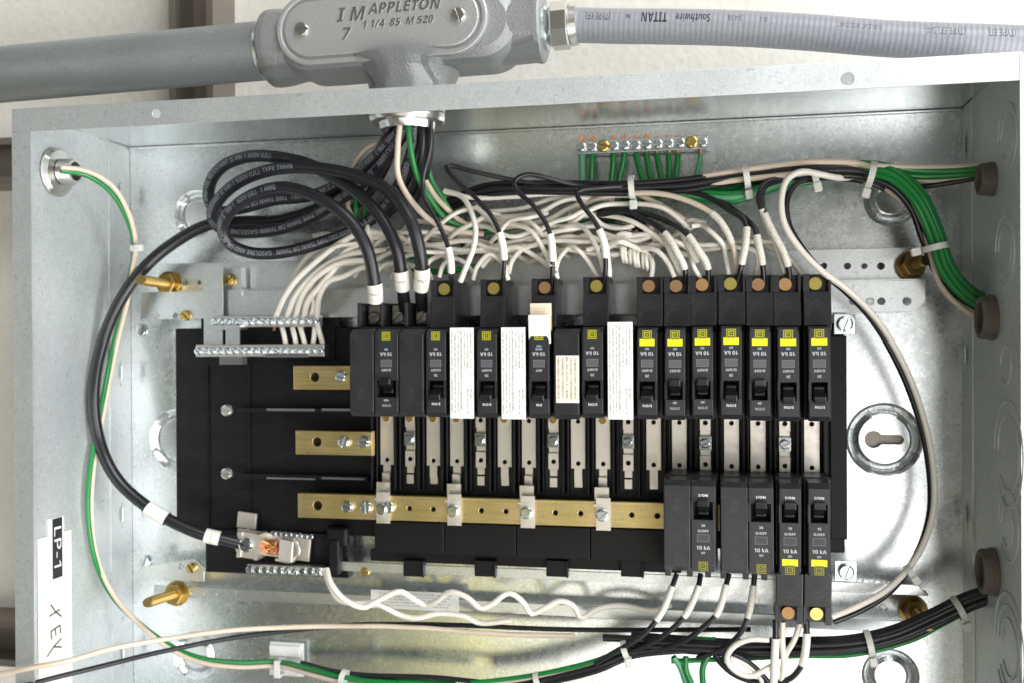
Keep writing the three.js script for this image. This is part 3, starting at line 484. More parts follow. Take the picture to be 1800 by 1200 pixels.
function cablePrint(text, rep = 1, flip = false) { return canvasMat(2048, 128, (g, W, H) => { g.fillStyle = '#1f1f24'; g.fillRect(0, 0, W, H); g.fillStyle = '#989da7'; g.font = '21px sans-serif'; g.textBaseline = 'middle'; g.save(); if (flip) { g.translate(W, H); g.rotate(Math.PI); } g.fillText(text, 12, H * 0.5); g.restore(); }, { roughness: 0.34 }); }

// thick feeder cables: three looped phase cables and the neutral to the lug
wire('k', 4.75, '660 533 68,658 500 76,643 433 84,609 382 88,560 348 90,499 330 90,450 340 88,410 366 82,391 398 74,402 428 66,438 444 60,477 446 56,523 439 52,572 424 48,621 405 46,668 372 46,705 320 56,728 250 66,730 208 72', 'lowest looped black feeder cable, ending at the left pole of the main breaker', { name: 'feeder_cable', cat: 'cable', group: 'looped feeder cables', mat: cablePrint('1 AWG  THWN   GASOLINE AND OIL RESISTANT II VW-1 600V (UL) TYPE THHN OR THWN   GASOLINE AND OIL RESISTANT II   VW-1   600V (UL)   1 AWG', 1, true), sleeves: [[0.004, 0.040, 5.9, numPrint]] });
wire('k', 4.75, '713 556 50,709 520 60,704 476 72,697 436 78,670 383 80,634 344 78,588 314 74,545 290 72,490 277 70,440 275 66,395 290 62,371 318 56,367 350 48,382 372 40,420 367 36,480 352 34,545 344 36,606 318 44,664 272 60,708 222 72', 'topmost looped black feeder cable, ending at the middle pole of the main breaker', { name: 'feeder_cable', cat: 'cable', group: 'looped feeder cables', mat: cablePrint('1 AWG  VW-1  600V (UL)    RESISTANT II VW-1 600V (UL)   TYPE THHN OR THWN   GASOLINE AND OIL RESISTANT II VW-1 600V (UL)', 1, true), sleeves: [[0.052, 0.086, 5.9, numPrint]] });
wire('k', 4.75, '745 556 50,740 520 62,742 478 74,737 438 82,720 385 86,684 337 84,640 314 82,560 296 80,486 297 78,425 317 74,386 349 66,373 379 56,386 401 48,420 409 42,480 405 38,535 388 38,594 354 44,654 306 56,700 248 68,720 212 72', 'middle looped black feeder cable, ending at the right pole of the main breaker', { name: 'feeder_cable', cat: 'cable', group: 'looped feeder cables', mat: cablePrint('1 AWG  (UL) 600V     GASOLINE AND OIL    1 AWG TYPE THHN OR THWN GASOLINE AND OIL RESISTANT II VW-1 600V (UL)  TYPE THHN', 1, true), sleeves: [[0.052, 0.090, 6.0, numPrint]] });
wire('k', 4.9, '436 958 40,395 948 46,350 937 52,300 915 56,255 888 58,204 840 60,174 776 60,164 690 58,181 598 54,216 520 48,262 462 42,310 424 36,364 396 32,420 390 28,487 388 26,545 372 28,604 340 36,668 290 54,712 216 70', 'thick black cable sweeping down the left side of the box to the copper lug', { name: 'feeder_cable', cat: 'cable', sleeves: [[0.040, 0.060, 5.9, numPrint], [0.118, 0.150, 5.9]] });

// wires dropping from the top fitting
const G1 = 'wires dropping from the top fitting';
wire('c', 2.3, '704 206 78,699 260 74,700 310 70,722 352 66,760 390 60,800 405 54,850 412 46', 'cream wire curving down from the top fitting beside the green one', { group: G1 });
wire('g', 2.3, '717 206 76,720 250 74,733 308 68,756 350 62,786 386 54,830 404 46', 'bright green wire curving down from the top fitting', { group: G1 });
wire('k', 3.4, '741 206 74,744 250 72,736 300 64,716 340 52,690 370 40', 'black wire close to the green wire under the top fitting', { group: G1 });
wire('k', 3.4, '752 206 72,756 250 70,750 296 62,738 330 50,726 360 40', 'black wire at the right edge of the top fitting', { group: G1 });
wire('k', 3.0, '690 214 70,668 258 60,640 300 48,608 330 36', 'thin black wire leaning left from the top fitting', { group: G1 });
wire('k', 3.4, '700 212 72,690 262 60,668 312 50,640 350 40,612 372 34', 'short black cable between the feeders and the top fitting', { group: G1 });
wire('k', 3.4, '728 212 70,728 262 62,718 312 52,700 350 42,676 386 34', 'black cable straight below the top fitting', { group: G1 });
wire('c', 1.9, '663 252 52,640 266 48,624 290 44,619 306 40', 'short cream wire arching at the left of the top fitting', {});
wire('c', 1.9, '612 345 36,612 362 38,622 386 38,632 400 36', 'short cream wire end between the looped feeders', {});
for (const [x, d] of [[624, 0], [640, 6]]) wire('g', 2.0, `${x} ${346 + d} 40,${x + 2} ${372 + d} 40,${x + 4} ${392 + d} 36,${x + 14} 412 32`, `short green wire ${d ? 'to the right' : 'to the left'} under the feeder loop`, { group: 'short green wires under the feeder loop' });
wire('c', 2.1, '748 318 60,765 345 58,790 372 54,815 392 48,850 400 42', 'cream wire right of the green wire, running down into the white tangle', {});
wire('g', 1.6, '754 300 58,760 320 56,780 352 52,800 380 46', 'thin green wire behind the cream wire under the top fitting', {});

// single black wires to the upper breakers, each with a white marker
const GB = 'black wires with white markers to the double breakers';
wire('k', 1.8, '757 212 78,756 262 76,744 312 70,745 345 70,770 392 72,786 430 72,793 468 70,792 500 64', 'thin black wire with a white marker to the breaker next to the main breaker', { group: GB, sleeves: [[0.78, 0.925, 2.8]] });
wire('k', 1.8, '1000 332 52,900 316 58,830 301 64,796 292 66,785 292 68,800 316 72,836 348 74,864 380 76,880 415 76,886 452 72,884 502 64', 'thin black wire bending back sharply, with a white marker to the second double breaker', { group: GB, sleeves: [[0.80, 0.90, 2.8]] });
wire('k', 1.8, '1100 330 52,1010 325 58,960 312 66,925 307 70,905 318 72,908 334 74,938 362 76,962 398 76,970 430 74,971 500 64', 'thin black wire looping over, with a white marker to the cream tagged breaker', { group: GB, sleeves: [[0.78, 0.895, 2.8]] });
wire('k', 1.8, '1120 328 54,1060 330 62,1015 338 68,1022 358 72,1046 390 74,1062 428 74,1065 465 70,1062 500 64', 'thin black wire with a white marker to the breaker left of the striped ones', { group: GB, sleeves: [[0.66, 0.83, 2.8]] });
// the sleeves' printed companions over the striped breakers
const GP = 'printed marker wires to the striped breakers';
const pm = [['1050 378 50,1105 374 56,1145 392 62,1172 414 68,1190 444 70,1203 470 68,1206 500 62', 'second', 0.58, 0.88], ['1050 372 46,1110 370 54,1160 384 62,1204 408 68,1228 440 70,1243 466 68,1246 500 62', 'third', 0.66, 0.90], ['1180 332 50,1240 345 56,1280 368 64,1310 390 68,1312 420 70,1305 460 68,1296 500 62', 'fourth', 0.62, 0.86], ['1200 336 48,1260 352 56,1298 374 62,1326 400 68,1334 430 70,1340 460 68,1344 500 62', 'fifth', 0.66, 0.86], ['1420 318 52,1370 318 60,1343 332 66,1340 362 70,1360 410 72,1378 444 72,1386 470 68,1389 500 62', 'sixth', 0.50, 0.87]];
pm.forEach(([p, n, a, b]) => wire('k', 2.0, p, `black wire with a long printed sleeve to the ${n} striped breaker`, { group: GP, sleeves: [[a, b, 2.6, sleevePrint]] }));
wire('k', 2.0, '1420 312 54,1380 312 60,1346 322 66,1334 345 70,1346 385 70,1366 430 68,1382 482 60', 'printed white sleeve wire crossing in front of the sixth striped breaker wire', { sleeves: [[0.52, 0.99, 2.5, sleevePrint]] });
wire('c', 2.0, '1000 372 40,1050 350 48,1110 340 56,1170 342 62,1230 362 66,1264 386 68,1288 430 66,1296 482 58', 'cream wire arching over to a printed sleeve above the fourth striped breaker', { sleeves: [[0.70, 0.86, 2.4, sleevePrint]] });
wire('w', 2.0, '1165 410 60,1178 440 62,1192 470 60,1200 490 56', 'short printed white wire beside the second striped breaker wire', { sleeves: [[0.02, 0.9, 2.4, sleevePrint]] });
wire('w', 2.0, '1200 410 60,1215 440 62,1226 462 60', 'short printed white wire beside the third striped breaker wire', { sleeves: [[0.02, 0.98, 2.4, sleevePrint]] });

// white tangle above the breakers
const GT = 'white wires in the tangle above the breakers', LT = 'white wire among the tangle crossing above the upper breakers';
const tangle = `600 432 40,680 412 44,740 408 48,800 412 50,850 430 50,900 440 50,960 426 54,1040 420 54,1130 414 52,1152 412 50
560 470 40,640 455 42,720 440 46,770 428 50,820 425 52,870 436 50,930 430 50,1000 420 52,1080 445 52,1140 436 52
785 336 54,830 348 50,900 350 46,960 345 44,1060 340 40
860 372 46,920 362 46,980 352 44,1070 344 40
866 382 48,940 374 46,1000 356 44,1080 350 40
880 402 44,960 386 48,1010 366 50,1060 348 52,1110 344 50
1000 395 50,1050 366 54,1100 360 56,1160 370 58,1200 392 60,1216 402 60
940 412 50,970 395 54,1000 380 58,1030 375 58,1060 391 56,1090 398 54,1115 396 52
870 408 50,895 396 54,918 388 56,940 398 56,962 412 54,990 420 50
868 380 54,900 388 60,932 408 64,955 440 66,970 470 64
985 400 54,1020 396 60,1045 424 64,1060 456 66,1062 480 64
836 364 56,860 386 62,874 412 66,882 452 66
894 482 60,904 462 60,918 438 56,950 425 50
832 492 60,842 468 62,858 450 60,876 458 58,892 474 56
772 488 60,784 466 62,798 455 60,815 462 56,830 478 54
976 478 62,984 450 62,1000 438 60,1020 441 60,1036 462 60,1050 488 58
1030 440 52,1060 436 56,1090 428 58,1110 432 58,1140 450 58,1150 468 58,1145 490 56
1120 436 56,1150 438 58,1168 458 60,1186 488 58
1150 420 56,1190 424 60,1212 444 62,1222 468 62,1232 490 58
1214 398 60,1232 393 62,1250 406 62,1268 424 60,1275 450 58,1282 488 56
1110 430 50,1180 428 52,1250 428 54,1320 420 54,1382 426 52
1230 440 50,1300 432 52,1326 450 56,1328 488 56
1348 432 54,1368 446 54,1390 462 56,1412 486 54
640 470 46,690 446 50,740 440 54,800 450 54,850 446 50,905 452 46
630 418 44,700 424 46,760 432 48,830 440 48,900 425 48,980 408 50,1060 400 50,1110 402 48
660 480 48,680 462 52,700 460 52,718 472 50,725 490 48
700 455 44,730 470 50,748 482 52,760 500 50
690 490 50,694 468 52,712 452 52,740 446 48
1060 410 50,1090 424 54,1120 422 56,1165 405 56
1060 440 50,1100 424 54,1140 416 56,1156 418 56
940 450 46,990 436 50,1060 452 52,1110 440 54,1150 428 54
1000 380 44,1060 376 50,1110 392 54,1150 412 56,1180 440 58,1215 452 54
800 395 46,850 400 50,900 412 52,950 404 52,1000 398 50
846 470 48,870 440 54,905 430 56,940 452 56,968 470 54
745 490 52,755 460 54,775 448 52,800 440 48`;
tangle.split('\n').forEach((p) => {
  const q = p.trim().split(/\s*,\s*/).map((t) => t.split(/\s+/).map(Number)), xs = q.map((t) => t[0]), w = Math.max(...xs) - Math.min(...xs), low = q[0][1] > 466 || q[q.length - 1][1] > 466;
  q.forEach((t, i) => { if (i && i < q.length - 1) { t[0] += rs(5); t[1] += rs(5); } t[2] += rs(6); });
  const k = low ? ['white wire end dropping from the tangle to the top of the breaker row', 'white wire ends dropping from the tangle'] : w > 190 ? ['long white wire running level through the tangle above the breakers', 'long white wires in the tangle'] : ['short white wire arching through the tangle above the breakers', 'short white wires in the tangle'];
  wire('w', 1.85 + rs(0.15), q.map((t) => at(...t)), k[0], { group: k[1] });
});
for (let i = 0; i < 26; i++) {        // loose short pieces crossing one another in the tangle
  const x = 600 + 600 * (i + rnd()) / 26, y = 405 + rnd() * 55, z = 34 + rnd() * 22, a = rs(0.9), l = 28 + rnd() * 60, q = [];
  for (let k = 0; k < 5; k++) { const t = k / 4 - 0.5; q.push(at(x + Math.cos(a) * l * t * 2 + rs(7), y + Math.sin(a) * l * t * 1.2 - 16 * (0.25 - t * t) * (rnd() + 0.4) * 4 + rs(5), z + rs(7) + (k === 0 || k === 4 ? -14 : 0))); }
  wire(i % 6 === 5 ? 'c' : 'w', 1.8 + rs(0.15), q, 'kinked piece of white wire crossing the others in the tangle', { group: 'kinked pieces in the white tangle' });
}
wire('c', 2.2, '1100 330 46,1130 345 50,1170 366 54,1205 388 58', 'cream wire ending in the printed sleeve of the third striped breaker', {});
wire('w', 2.1, '781 336 60,812 346 66,828 372 70,836 402 72,832 436 72,820 468 70,809 496 68', 'white wire hanging free with its end over the gap beside the first double breaker', {});
for (const [p, s] of [['884 448 66,888 480 64,893 492 62', 'second double breaker'], ['972 440 66,976 476 64,979 490 62', 'cream tagged breaker'], ['1066 440 66,1070 470 64,1071 486 62', 'third double breaker']]) wire('w', 2.2, p, `short white wire stub at the marker above the ${s}`, { group: 'short white wire stubs beside the markers' });
{ // ribbed white pigtail
  const g = thing('coiled_pigtail', 'tightly coiled white pigtail wire above the first striped breaker', 'wire'); const pts = []; for (let i = 0; i <= 90; i++) { const a = i / 90 * Math.PI * 2 * 7, p = at(1094 + i * 0.56 + Math.sin(i * 0.31) * 1.5, 447 + i * 0.20, 46), q = 0.0050 + 0.0006 * Math.sin(i * 0.17); pts.push(V(p.x, p.y + Math.cos(a) * q, 0.054 + Math.sin(a) * q)); }
  mesh('coil', new THREE.TubeGeometry(new THREE.CatmullRomCurve3(pts), 260, 0.0017, 7), M.white, g);
}
const greens = `770 405 40,850 408 38,920 398 38,980 402 36,1040 388 36,1100 372 36,1150 350 40
640 440 36,720 452 38,800 440 38,900 420 36,1000 390 34
700 470 36,760 478 40,830 470 40,880 450 36
780 330 30,786 380 34,800 420 34,860 440 32
1030 400 36,1080 386 38,1120 350 40,1160 338 42`;
greens.split('\n').forEach((p) => wire('g', 2.2, p, 'green wire half hidden under the white tangle', { group: 'green wires under the white tangle' }));
for (const p of ['1050 385 44,1110 384 48,1160 400 54,1172 412 60', '1060 395 42,1100 400 46,1130 404 48']) wire('k', 2.2, p, 'short black wire curving through the white tangle to a printed sleeve', { group: 'short black wires in the white tangle' });

// neutral bar fan
const GN = 'white wires fanning into the neutral bars';
const fan = ['484 558 40,500 522 50,521 492 54,560 456 54,600 426 52,640 408 48,700 416 44', '504 558 40,518 522 48,545 490 52,580 462 50,620 446 46,680 440 44', '519 558 40,533 516 50,560 484 54,600 462 52,650 458 46', '534 558 40,541 530 50,565 500 52,590 470 50,602 446 46,640 424 44', '546 558 38,552 535 44,546 510 46,560 482 44,600 470 40', '557 558 40,561 522 50,576 496 52,604 486 50,640 470 46,690 465 42', '512 505 34,522 478 38,540 452 38,565 436 36,610 420 34'];
fan.forEach((p, i) => wire('w', 2.35, p, ['white wire farthest left into the upper neutral bar', 'second white wire from the left into the upper neutral bar', 'third white wire from the left into the upper neutral bar', 'fourth white wire into the upper neutral bar, bent at its foot', 'thin white wire between the last two at the upper neutral bar', 'white wire farthest right into the upper neutral bar', 'white wire behind the fan, stopping above the neutral bars'][i], { group: GN }));
['495 574 38,499 590 42,503 610 38', '513 574 38,517 590 42,521 610 38', '526 572 38,531 588 42,537 610 38', '553 572 38,552 590 42,549 610 38', '557 566 40,561 584 44,567 604 38'].forEach((p) => wire('w', 2.1, p, 'short white wire between the two neutral bars', { group: 'short wires between the two neutral bars' }));
for (const [x, y] of [[481, 574], [532, 573]]) { const a = at(x, y, 38), g = thing('wire_end', `bare copper wire end under the upper neutral bar, ${x < 500 ? 'left' : 'right'} one`, 'wire end', a, 'bare copper ends under the neutral bar'); for (let i = 0; i < 5; i++) mesh('copper_strand', cyl(0.0006, 0.008, rs(0.0012), rs(0.001), 0).rotateX(1.3), M.copper, g); }

const ORD = ['first', 'second', 'third', 'fourth', 'fifth', 'sixth', 'seventh', 'eighth', 'ninth', 'last'];
// ground wires at the ground bar
[[1023, 1023, 'm'], [1041, 1039, 'g'], [1079, 1075, 'g'], [1098, 1088, 'g'], [1118, 1131, 'g'], [1136, 1146, 'g'], [1155, 1165, 'g'], [1176, 1178, 'g'], [1192, 1189, 'g'], [1232, 1224, 'm']].forEach(([x, x2, c], i) => {
  const y0 = i < 4 ? 326 : 318, w = wire(c, c === 'm' && i ? 1.9 : 2.4, `${x} 271 10,${(x * 2 + x2) / 3} 290 14,${x2} ${y0} 20,${x2 + (i < 2 ? 0 : i < 4 ? 8 : 22)} ${y0 + 22} 28,${x2 + 70} ${y0 + 22} 32`, `${ORD[i]} ground wire from the left at the ground bar, ${COLOR[c]}`, { group: 'green wires in the ground bar' });
  const a = at(x, 241, 10), b = at(x, 268, 10);
  for (let k = 0; k < 3; k++) mesh('copper_strand', mv(new THREE.CylinderGeometry(0.0008, 0.0008, 0.004 + rnd() * 0.004, 6), a.x - 0.0015 + k * 0.0015, a.y - 0.0018 + rs(0.001), 0.0085, 0, 0, rs(0.2)), M.copper, w);
  mesh('copper_strand', mv(new THREE.CylinderGeometry(0.0021, 0.0021, 0.006, 8), b.x, b.y, 0.0095), M.copper, w);
});

// wire bundles
function bundle(path, specs, label, group, r = 2.2) {     // specs: [colour, offset across, offset out]
  const base = path.trim().split(/\s*,\s*/).map((t) => t.trim().split(/\s+/).map(Number)), p0 = base.map((b) => at(...b)), c = new THREE.CatmullRomCurve3(p0, false, 'centripetal');
  specs.forEach(([k, a, b, lab]) => {
    const pts = p0.map((p, i) => { const t = p0[Math.min(i + 1, p0.length - 1)].clone().sub(p0[Math.max(i - 1, 0)]).normalize(), n = V(-t.y, t.x, 0).normalize(); const j = i === 0 || i === p0.length - 1 ? 0.3 : 1; return p.clone().addScaledVector(n, (a + rs(0.5) * j) / 1000).add(V(0, 0, (b + rs(0.5) * j) / 1000)); });
    wire(k, r, pts, lab ?? label.replace('#', COLOR[k]), { group });
  });
}
const GU = 'wires tied in the upper bundle';
bundle('760 376 20,810 352 32,860 336 44,920 332 50,990 333 52,1100 334 52,1200 328 52,1310 312 54,1440 304 56,1510 304 56,1566 322 56,1606 362 54,1630 420 50,1652 478 48,1700 525 52,1762 552 60', [['k', 4, 3], ['k', 0.5, 5], ['k', -3, 3], ['k', 3, -2], ['k', -1.5, -1]], '# wire in the upper tied bundle running right to the middle bushing', GU, 2.3);
bundle('1130 324 50,1210 316 54,1310 300 58,1440 286 60,1530 294 62,1592 334 62,1630 400 60,1658 462 58,1704 512 60,1770 538 64', [['c', 0, 0, 'cream wire along the upper edge of the upper tied bundle']], '', GU, 2.2);
bundle('1210 340 40,1310 332 46,1420 314 48,1500 300 54,1560 306 60,1610 344 62,1642 410 60,1664 476 60,1706 522 62,1768 550 66', [['g', 3.2, 2], ['g', 0, 4], ['g', -3.2, 3], ['g', 1.5, -2], ['g', -1.5, -2], ['g', 5, -1]], 'green wire in the broad green bend to the middle bushing', 'green wires in the bend to the middle bushing', 2.3);
bundle('1560 330 50,1606 366 54,1636 438 54,1656 500 56,1704 545 60,1768 570 64', [['c', -1, 0, 'cream wire along the lower edge of the green bend']], '', GU, 2.0);
bundle('1180 332 44,1230 342 50,1290 346 54,1340 332 54,1400 314 54,1480 300 52', [['g', 2, 2], ['m', -1, 3], ['g', -3, 0], ['g', 0, -2]], '# ground wire sagging under the upper bundle beside the second tie', 'green wires sagging under the upper bundle', 2.2);
wire('c', 2.1, '1200 334 50,1270 320 58,1340 312 62,1400 306 62,1470 302 58,1530 308 48,1570 330 40', 'cream wire along the lower edge of the upper bundle', {});
bundle('1400 318 40,1460 304 46,1500 292 56,1545 295 58,1610 304 54,1680 303 56,1760 296 66', [['g', 1, 3], ['g', -2, 2]], '# wire running straight right to the top bushing', 'wires to the top right bushing', 2.4);
wire('c', 2.0, '1400 316 42,1455 298 54,1500 290 60,1545 292 62,1620 294 58,1690 293 60,1760 289 68', 'upper cream wire running straight right to the top bushing', {});
wire('c', 2.0, '1590 312 50,1640 318 50,1700 312 54,1760 302 62', 'lower cream wire running right to the top bushing', {});
wire('k', 2.0, '1600 330 46,1640 326 50,1700 316 54,1760 304 62', 'lowest black wire running right to the top bushing', {});
// big loop over the right side
wire('w', 2.3, '1560 318 44,1510 312 48,1470 312 62,1440 306 68,1408 302 70,1384 316 72,1374 350 74,1379 392 74,1404 434 72,1444 476 70,1490 510 66,1540 560 60,1592 646 54,1626 740 50,1642 830 48,1640 905 46,1612 978 46,1562 1034 48,1510 1064 52,1462 1084 56', 'long white wire arching down the right side to the lower breakers', { name: 'wire' });
wire('k', 2.3, '1580 344 40,1530 322 46,1474 314 54,1430 315 60,1400 324 64,1384 350 66,1386 392 66,1410 436 64,1450 482 62,1490 516 60,1536 566 54,1584 650 48,1618 742 44,1635 832 42,1634 908 40,1608 982 40,1564 1040 42,1514 1072 46,1466 1092 50', 'long black wire beside the white one arching down the right side', {});

// lower bundle
const GL = 'black wires tied in the lower bundle';
bundle('1110 1126 40,1200 1132 42,1300 1138 44,1400 1136 46,1490 1132 48,1570 1116 50,1640 1086 52,1700 1058 56,1766 1036 66', [['k', 4.5, 0], ['k', 2, 4], ['k', -2, 4], ['k', -4.5, 1], ['k', 1, -2], ['k', 3.5, 3]], '# wire in the lower tied bundle running right to the lowest bushing', GL, 2.3);
bundle('1180 1158 40,1300 1152 42,1400 1150 44,1500 1146 46,1600 1122 48,1660 1092 52,1720 1058 58', [['g', -1.5, 0]], 'green wire along the lower edge of the lower bundle', null, 1.9);
bundle('1060 1120 44,1120 1124 44,1180 1128 42,1240 1134 42', [['k', 0, 0, 'black wire end sticking out to the left of the lower bundle']], '', null, 2.8);
bundle('1260 1136 44,1180 1140 44,1110 1150 42,1050 1172 40,985 1190 38,910 1204 36,830 1212 36', [['k', 2, 0], ['k', -1, 2], ['c', -3, 0, 'cream wire leaving the lower bundle to the lower left'], ['g', -5, 0, 'green wire leaving the lower bundle to the lower left']], 'black wire leaving the lower bundle to the lower left', 'wires leaving the lower bundle to the left', 2.2);
const GLo = 'wires from the two pole breakers down to the bundle';
['1190 1008 50,1182 1030 54,1163 1076 56,1130 1116 54,1080 1146 50,1046 1166 46', '1232 1008 50,1228 1030 54,1208 1076 56,1178 1108 54,1140 1132 50,1100 1148 46', '1282 1008 50,1276 1030 54,1262 1076 56,1234 1104 54,1200 1128 50,1160 1142 46', '1327 1008 50,1324 1036 52,1316 1080 54,1302 1112 54,1270 1140 50,1226 1156 46'].forEach((p, i) => wire('k', 1.95, p, `black wire with a white sleeve, ${['first', 'second', 'third', 'fourth'][i]} from the left under the two pole breakers`, { group: GLo, sleeves: [[0.10, 0.38, 2.5, i === 3 ? sleevePrint : M.sleeve]] }));
wire('k', 2.2, '1364 1090 62,1364 1118 60,1362 1160 58,1360 1210 54', 'black wire with a white sleeve under the left striped lower breaker', { sleeves: [[0.25, 0.98, 2.9]] });
wire('w', 2.1, '1376 1092 60,1376 1130 58,1378 1170 56,1372 1212 54', 'white wire hanging straight below the left striped lower breaker', {});
wire('w', 2.1, '1408 1092 60,1396 1126 58,1382 1150 56,1376 1180 54', 'white wire leaning left below the striped lower breakers', {});
wire('k', 2.2, '1418 1090 62,1418 1130 62,1410 1168 60,1386 1194 56,1340 1200 52,1290 1184 50,1262 1158 48,1256 1146 46', 'black wire with a white sleeve curling left from the right striped lower breaker', { sleeves: [[0.08, 0.30, 2.8]] });
wire('w', 2.1, '1352 1124 60,1316 1124 62,1288 1138 62,1278 1158 62,1292 1178 60,1320 1188 58,1346 1176 56,1362 1168 54', 'white wire curled in a small loop below the two pole breakers', {});
wire('w', 1.8, '1284 1156 58,1316 1170 56,1336 1190 54,1342 1206 52', 'thin white wire crossing the small white loop', {});
wire('k', 1.8, '1290 1150 56,1320 1166 56,1346 1192 54,1360 1210 52', 'thin black wire crossing the small white loop', {});
[['1184 1154 42,1196 1172 40,1206 1200 38', 'm', 'left'], ['1206 1154 42,1206 1176 42,1218 1206 40', 'g', 'middle'], ['1246 1150 42,1236 1172 42,1236 1206 40', 'g', 'right']].forEach(([p, c, s]) => wire(c, 2.3, p, `green ground wire dropping below the lower bundle, ${s} one`, { group: 'green wires below the lower bundle' }));

// wavy white wires over the lower rail
wire('w', 2.3, '574 1000 38,580 1022 46,604 1052 48,639 1067 46,664 1055 44,703 1039 42,726 1052 34,748 1063 28,764 1058 32,792 1040 40,822 1050 42,844 1068 42,864 1062 42,894 1042 40,918 1056 38,934 1078 34,954 1070 34,984 1056 34,1008 1064 32,1022 1085 28,1050 1070 26,1090 1064 24,1150 1072 22,1180 1062 20', 'wavy white wire running over the lower rail and its sticker', {});
wire('w', 2.2, '570 1000 36,577 1022 42,594 1052 44,622 1060 44,660 1060 40,682 1070 36,702 1080 34,730 1086 34,772 1078 32,814 1082 30,842 1094 26,900 1090 24', 'second white wire below the wavy one on the lower rail', {});

// long pairs at the lower left
wire('c', 2.0, '-60 1194 158,0 1184 156,60 1172 156,120 1161 148,190 1141 120,270 1126 92,400 1108 66,482 1103 50,600 1100 36,720 1102 30,880 1114 26,1010 1117 24', 'long cream wire crossing the left flange and running along the bottom of the box', {});
wire('k', 1.9, '20 1214 150,60 1200 146,180 1170 112,270 1148 92,400 1122 64,500 1109 46,620 1098 32,760 1097 24,1000 1106 20,1320 1106 20', 'long black wire beside the cream one along the bottom of the box', {});
const GQ = 'green and cream pair down the left side';
wire('c', 2.0, '106 294 120,150 300 106,196 326 88,226 376 70,238 430 54,232 480 44,222 535 38,204 610 34,188 690 34,174 765 36,163 830 38,160 900 42,170 980 44,200 1046 46,246 1098 48,298 1140 48,350 1163 46,420 1172 32,480 1170 17,500 1172 17,550 1186 26,610 1202 36', 'cream wire of the pair running down the left side from the left fitting', { group: GQ });
wire('g', 2.0, '106 300 118,150 308 104,192 336 86,222 384 68,236 436 52,229 480 42,216 535 36,198 610 32,182 690 32,168 765 34,157 830 36,154 900 40,166 982 42,197 1048 42,250 1100 46,306 1138 46,352 1156 44,420 1164 32,480 1162 17,500 1164 17,550 1176 26,610 1192 34,700 1200 38', 'green wire of the pair running down the left side from the left fitting', { group: GQ });
wire('g', 2.2, '600 1190 34,700 1196 32,800 1202 30', 'green wire along the bottom edge of the photograph', {});
wire('k', 2.0, '530 1164 12,580 1178 26,640 1186 34,760 1190 34,860 1200 34', 'black wire along the bottom edge of the photograph', {});

// cable ties
function tie(x, y, z, w, h, ang, label) {
  const p = at(x, y, z), g = thing('cable_tie', label, 'cable tie', p, 'white cable ties round the bundles'); g.rotation.z = ang;
  const s = new THREE.Shape(); s.absellipse(0, 0, h / 2 + 0.001, w / 2 + 0.001, 0, 2 * Math.PI); const hole = new THREE.Path(); hole.absellipse(0, 0, h / 2, w / 2, 0, 2 * Math.PI, true);
  mesh('band', plate(s, 0.0042, [hole], 0, -0.0021).rotateY(Math.PI / 2).rotateX(Math.PI / 2), M.nylon, g);
  mesh('head', bx(0.0056, 0.0066, 0.005, 0, -w / 2 - 0.001, 0.004, 0.001), M.nylon, g);
}
tie(1112, 330, 55, 0.024, 0.016, 0.06, 'white cable tie round the upper bundle below the ground bar');
tie(1312, 312, 58, 0.024, 0.016, 0.15, 'white cable tie with its head by the sagging green wires');
tie(1530, 309, 60, 0.024, 0.018, -0.25, 'white cable tie where the upper bundle begins to turn down');
tie(1643, 436, 58, 0.024, 0.016, -1.35, 'white cable tie round the green bend near the upper right stud');
tie(1725, 304, 60, 0.015, 0.013, 0.0, 'white cable tie on the wires just before the top bushing');
tie(1600, 1004, 46, 0.010, 0.008, 0.6, 'small white cable tie on the long wire pair at the lower right');
tie(1528, 1130, 50, 0.022, 0.016, 0.2, 'white cable tie round the lower bundle left of the stud');
tie(1686, 1070, 56, 0.022, 0.016, 0.45, 'white cable tie round the lower bundle before the lowest bushing');
tie(1100, 1140, 45, 0.016, 0.012, 0.3, 'clear cable tie at the thin left end of the lower bundle');
tie(1434, 318, 64, 0.008, 0.008, 0.2, 'tiny white cable tie inside the long white wire loop');
tie(604, 1190, 40, 0.012, 0.010, -0.2, 'white cable tie on the green pair at the bottom edge');
tie(946, 1194, 38, 0.012, 0.010, 0.4, 'white cable tie at the bottom edge left of the thin bundle');
tie(238, 437, 55, 0.008, 0.007, 1.57, 'black cable tie on the green pair at the upper left');
{ const q = pxRect(468, 1131, 528, 1194, 12), g = thing('tie_mount', 'square white adhesive cable tie mount at the bottom of the box', 'cable tie mount', V(q.x, q.y, 0.005));
  mesh('pad', [bx(q.w, q.h, 0.003, 0, 0, 0, 0.001), bx(q.w * 0.9, q.h * 0.32, 0.005, 0, q.h * 0.28, 0.003, 0.001), bx(q.w * 0.9, q.h * 0.32, 0.005, 0, -q.h * 0.28, 0.003, 0.001)], M.plasticWhite, g); mesh('strap', [bx(0.005, 0.014, 0.0015, -0.002, -0.004, 0.0155, 0.0004), bx(0.005, 0.0015, 0.013, -0.002, 0.0022, 0.0085), bx(0.005, 0.0015, 0.013, -0.002, -0.0102, 0.0085)], M.plasticWhite, g); }

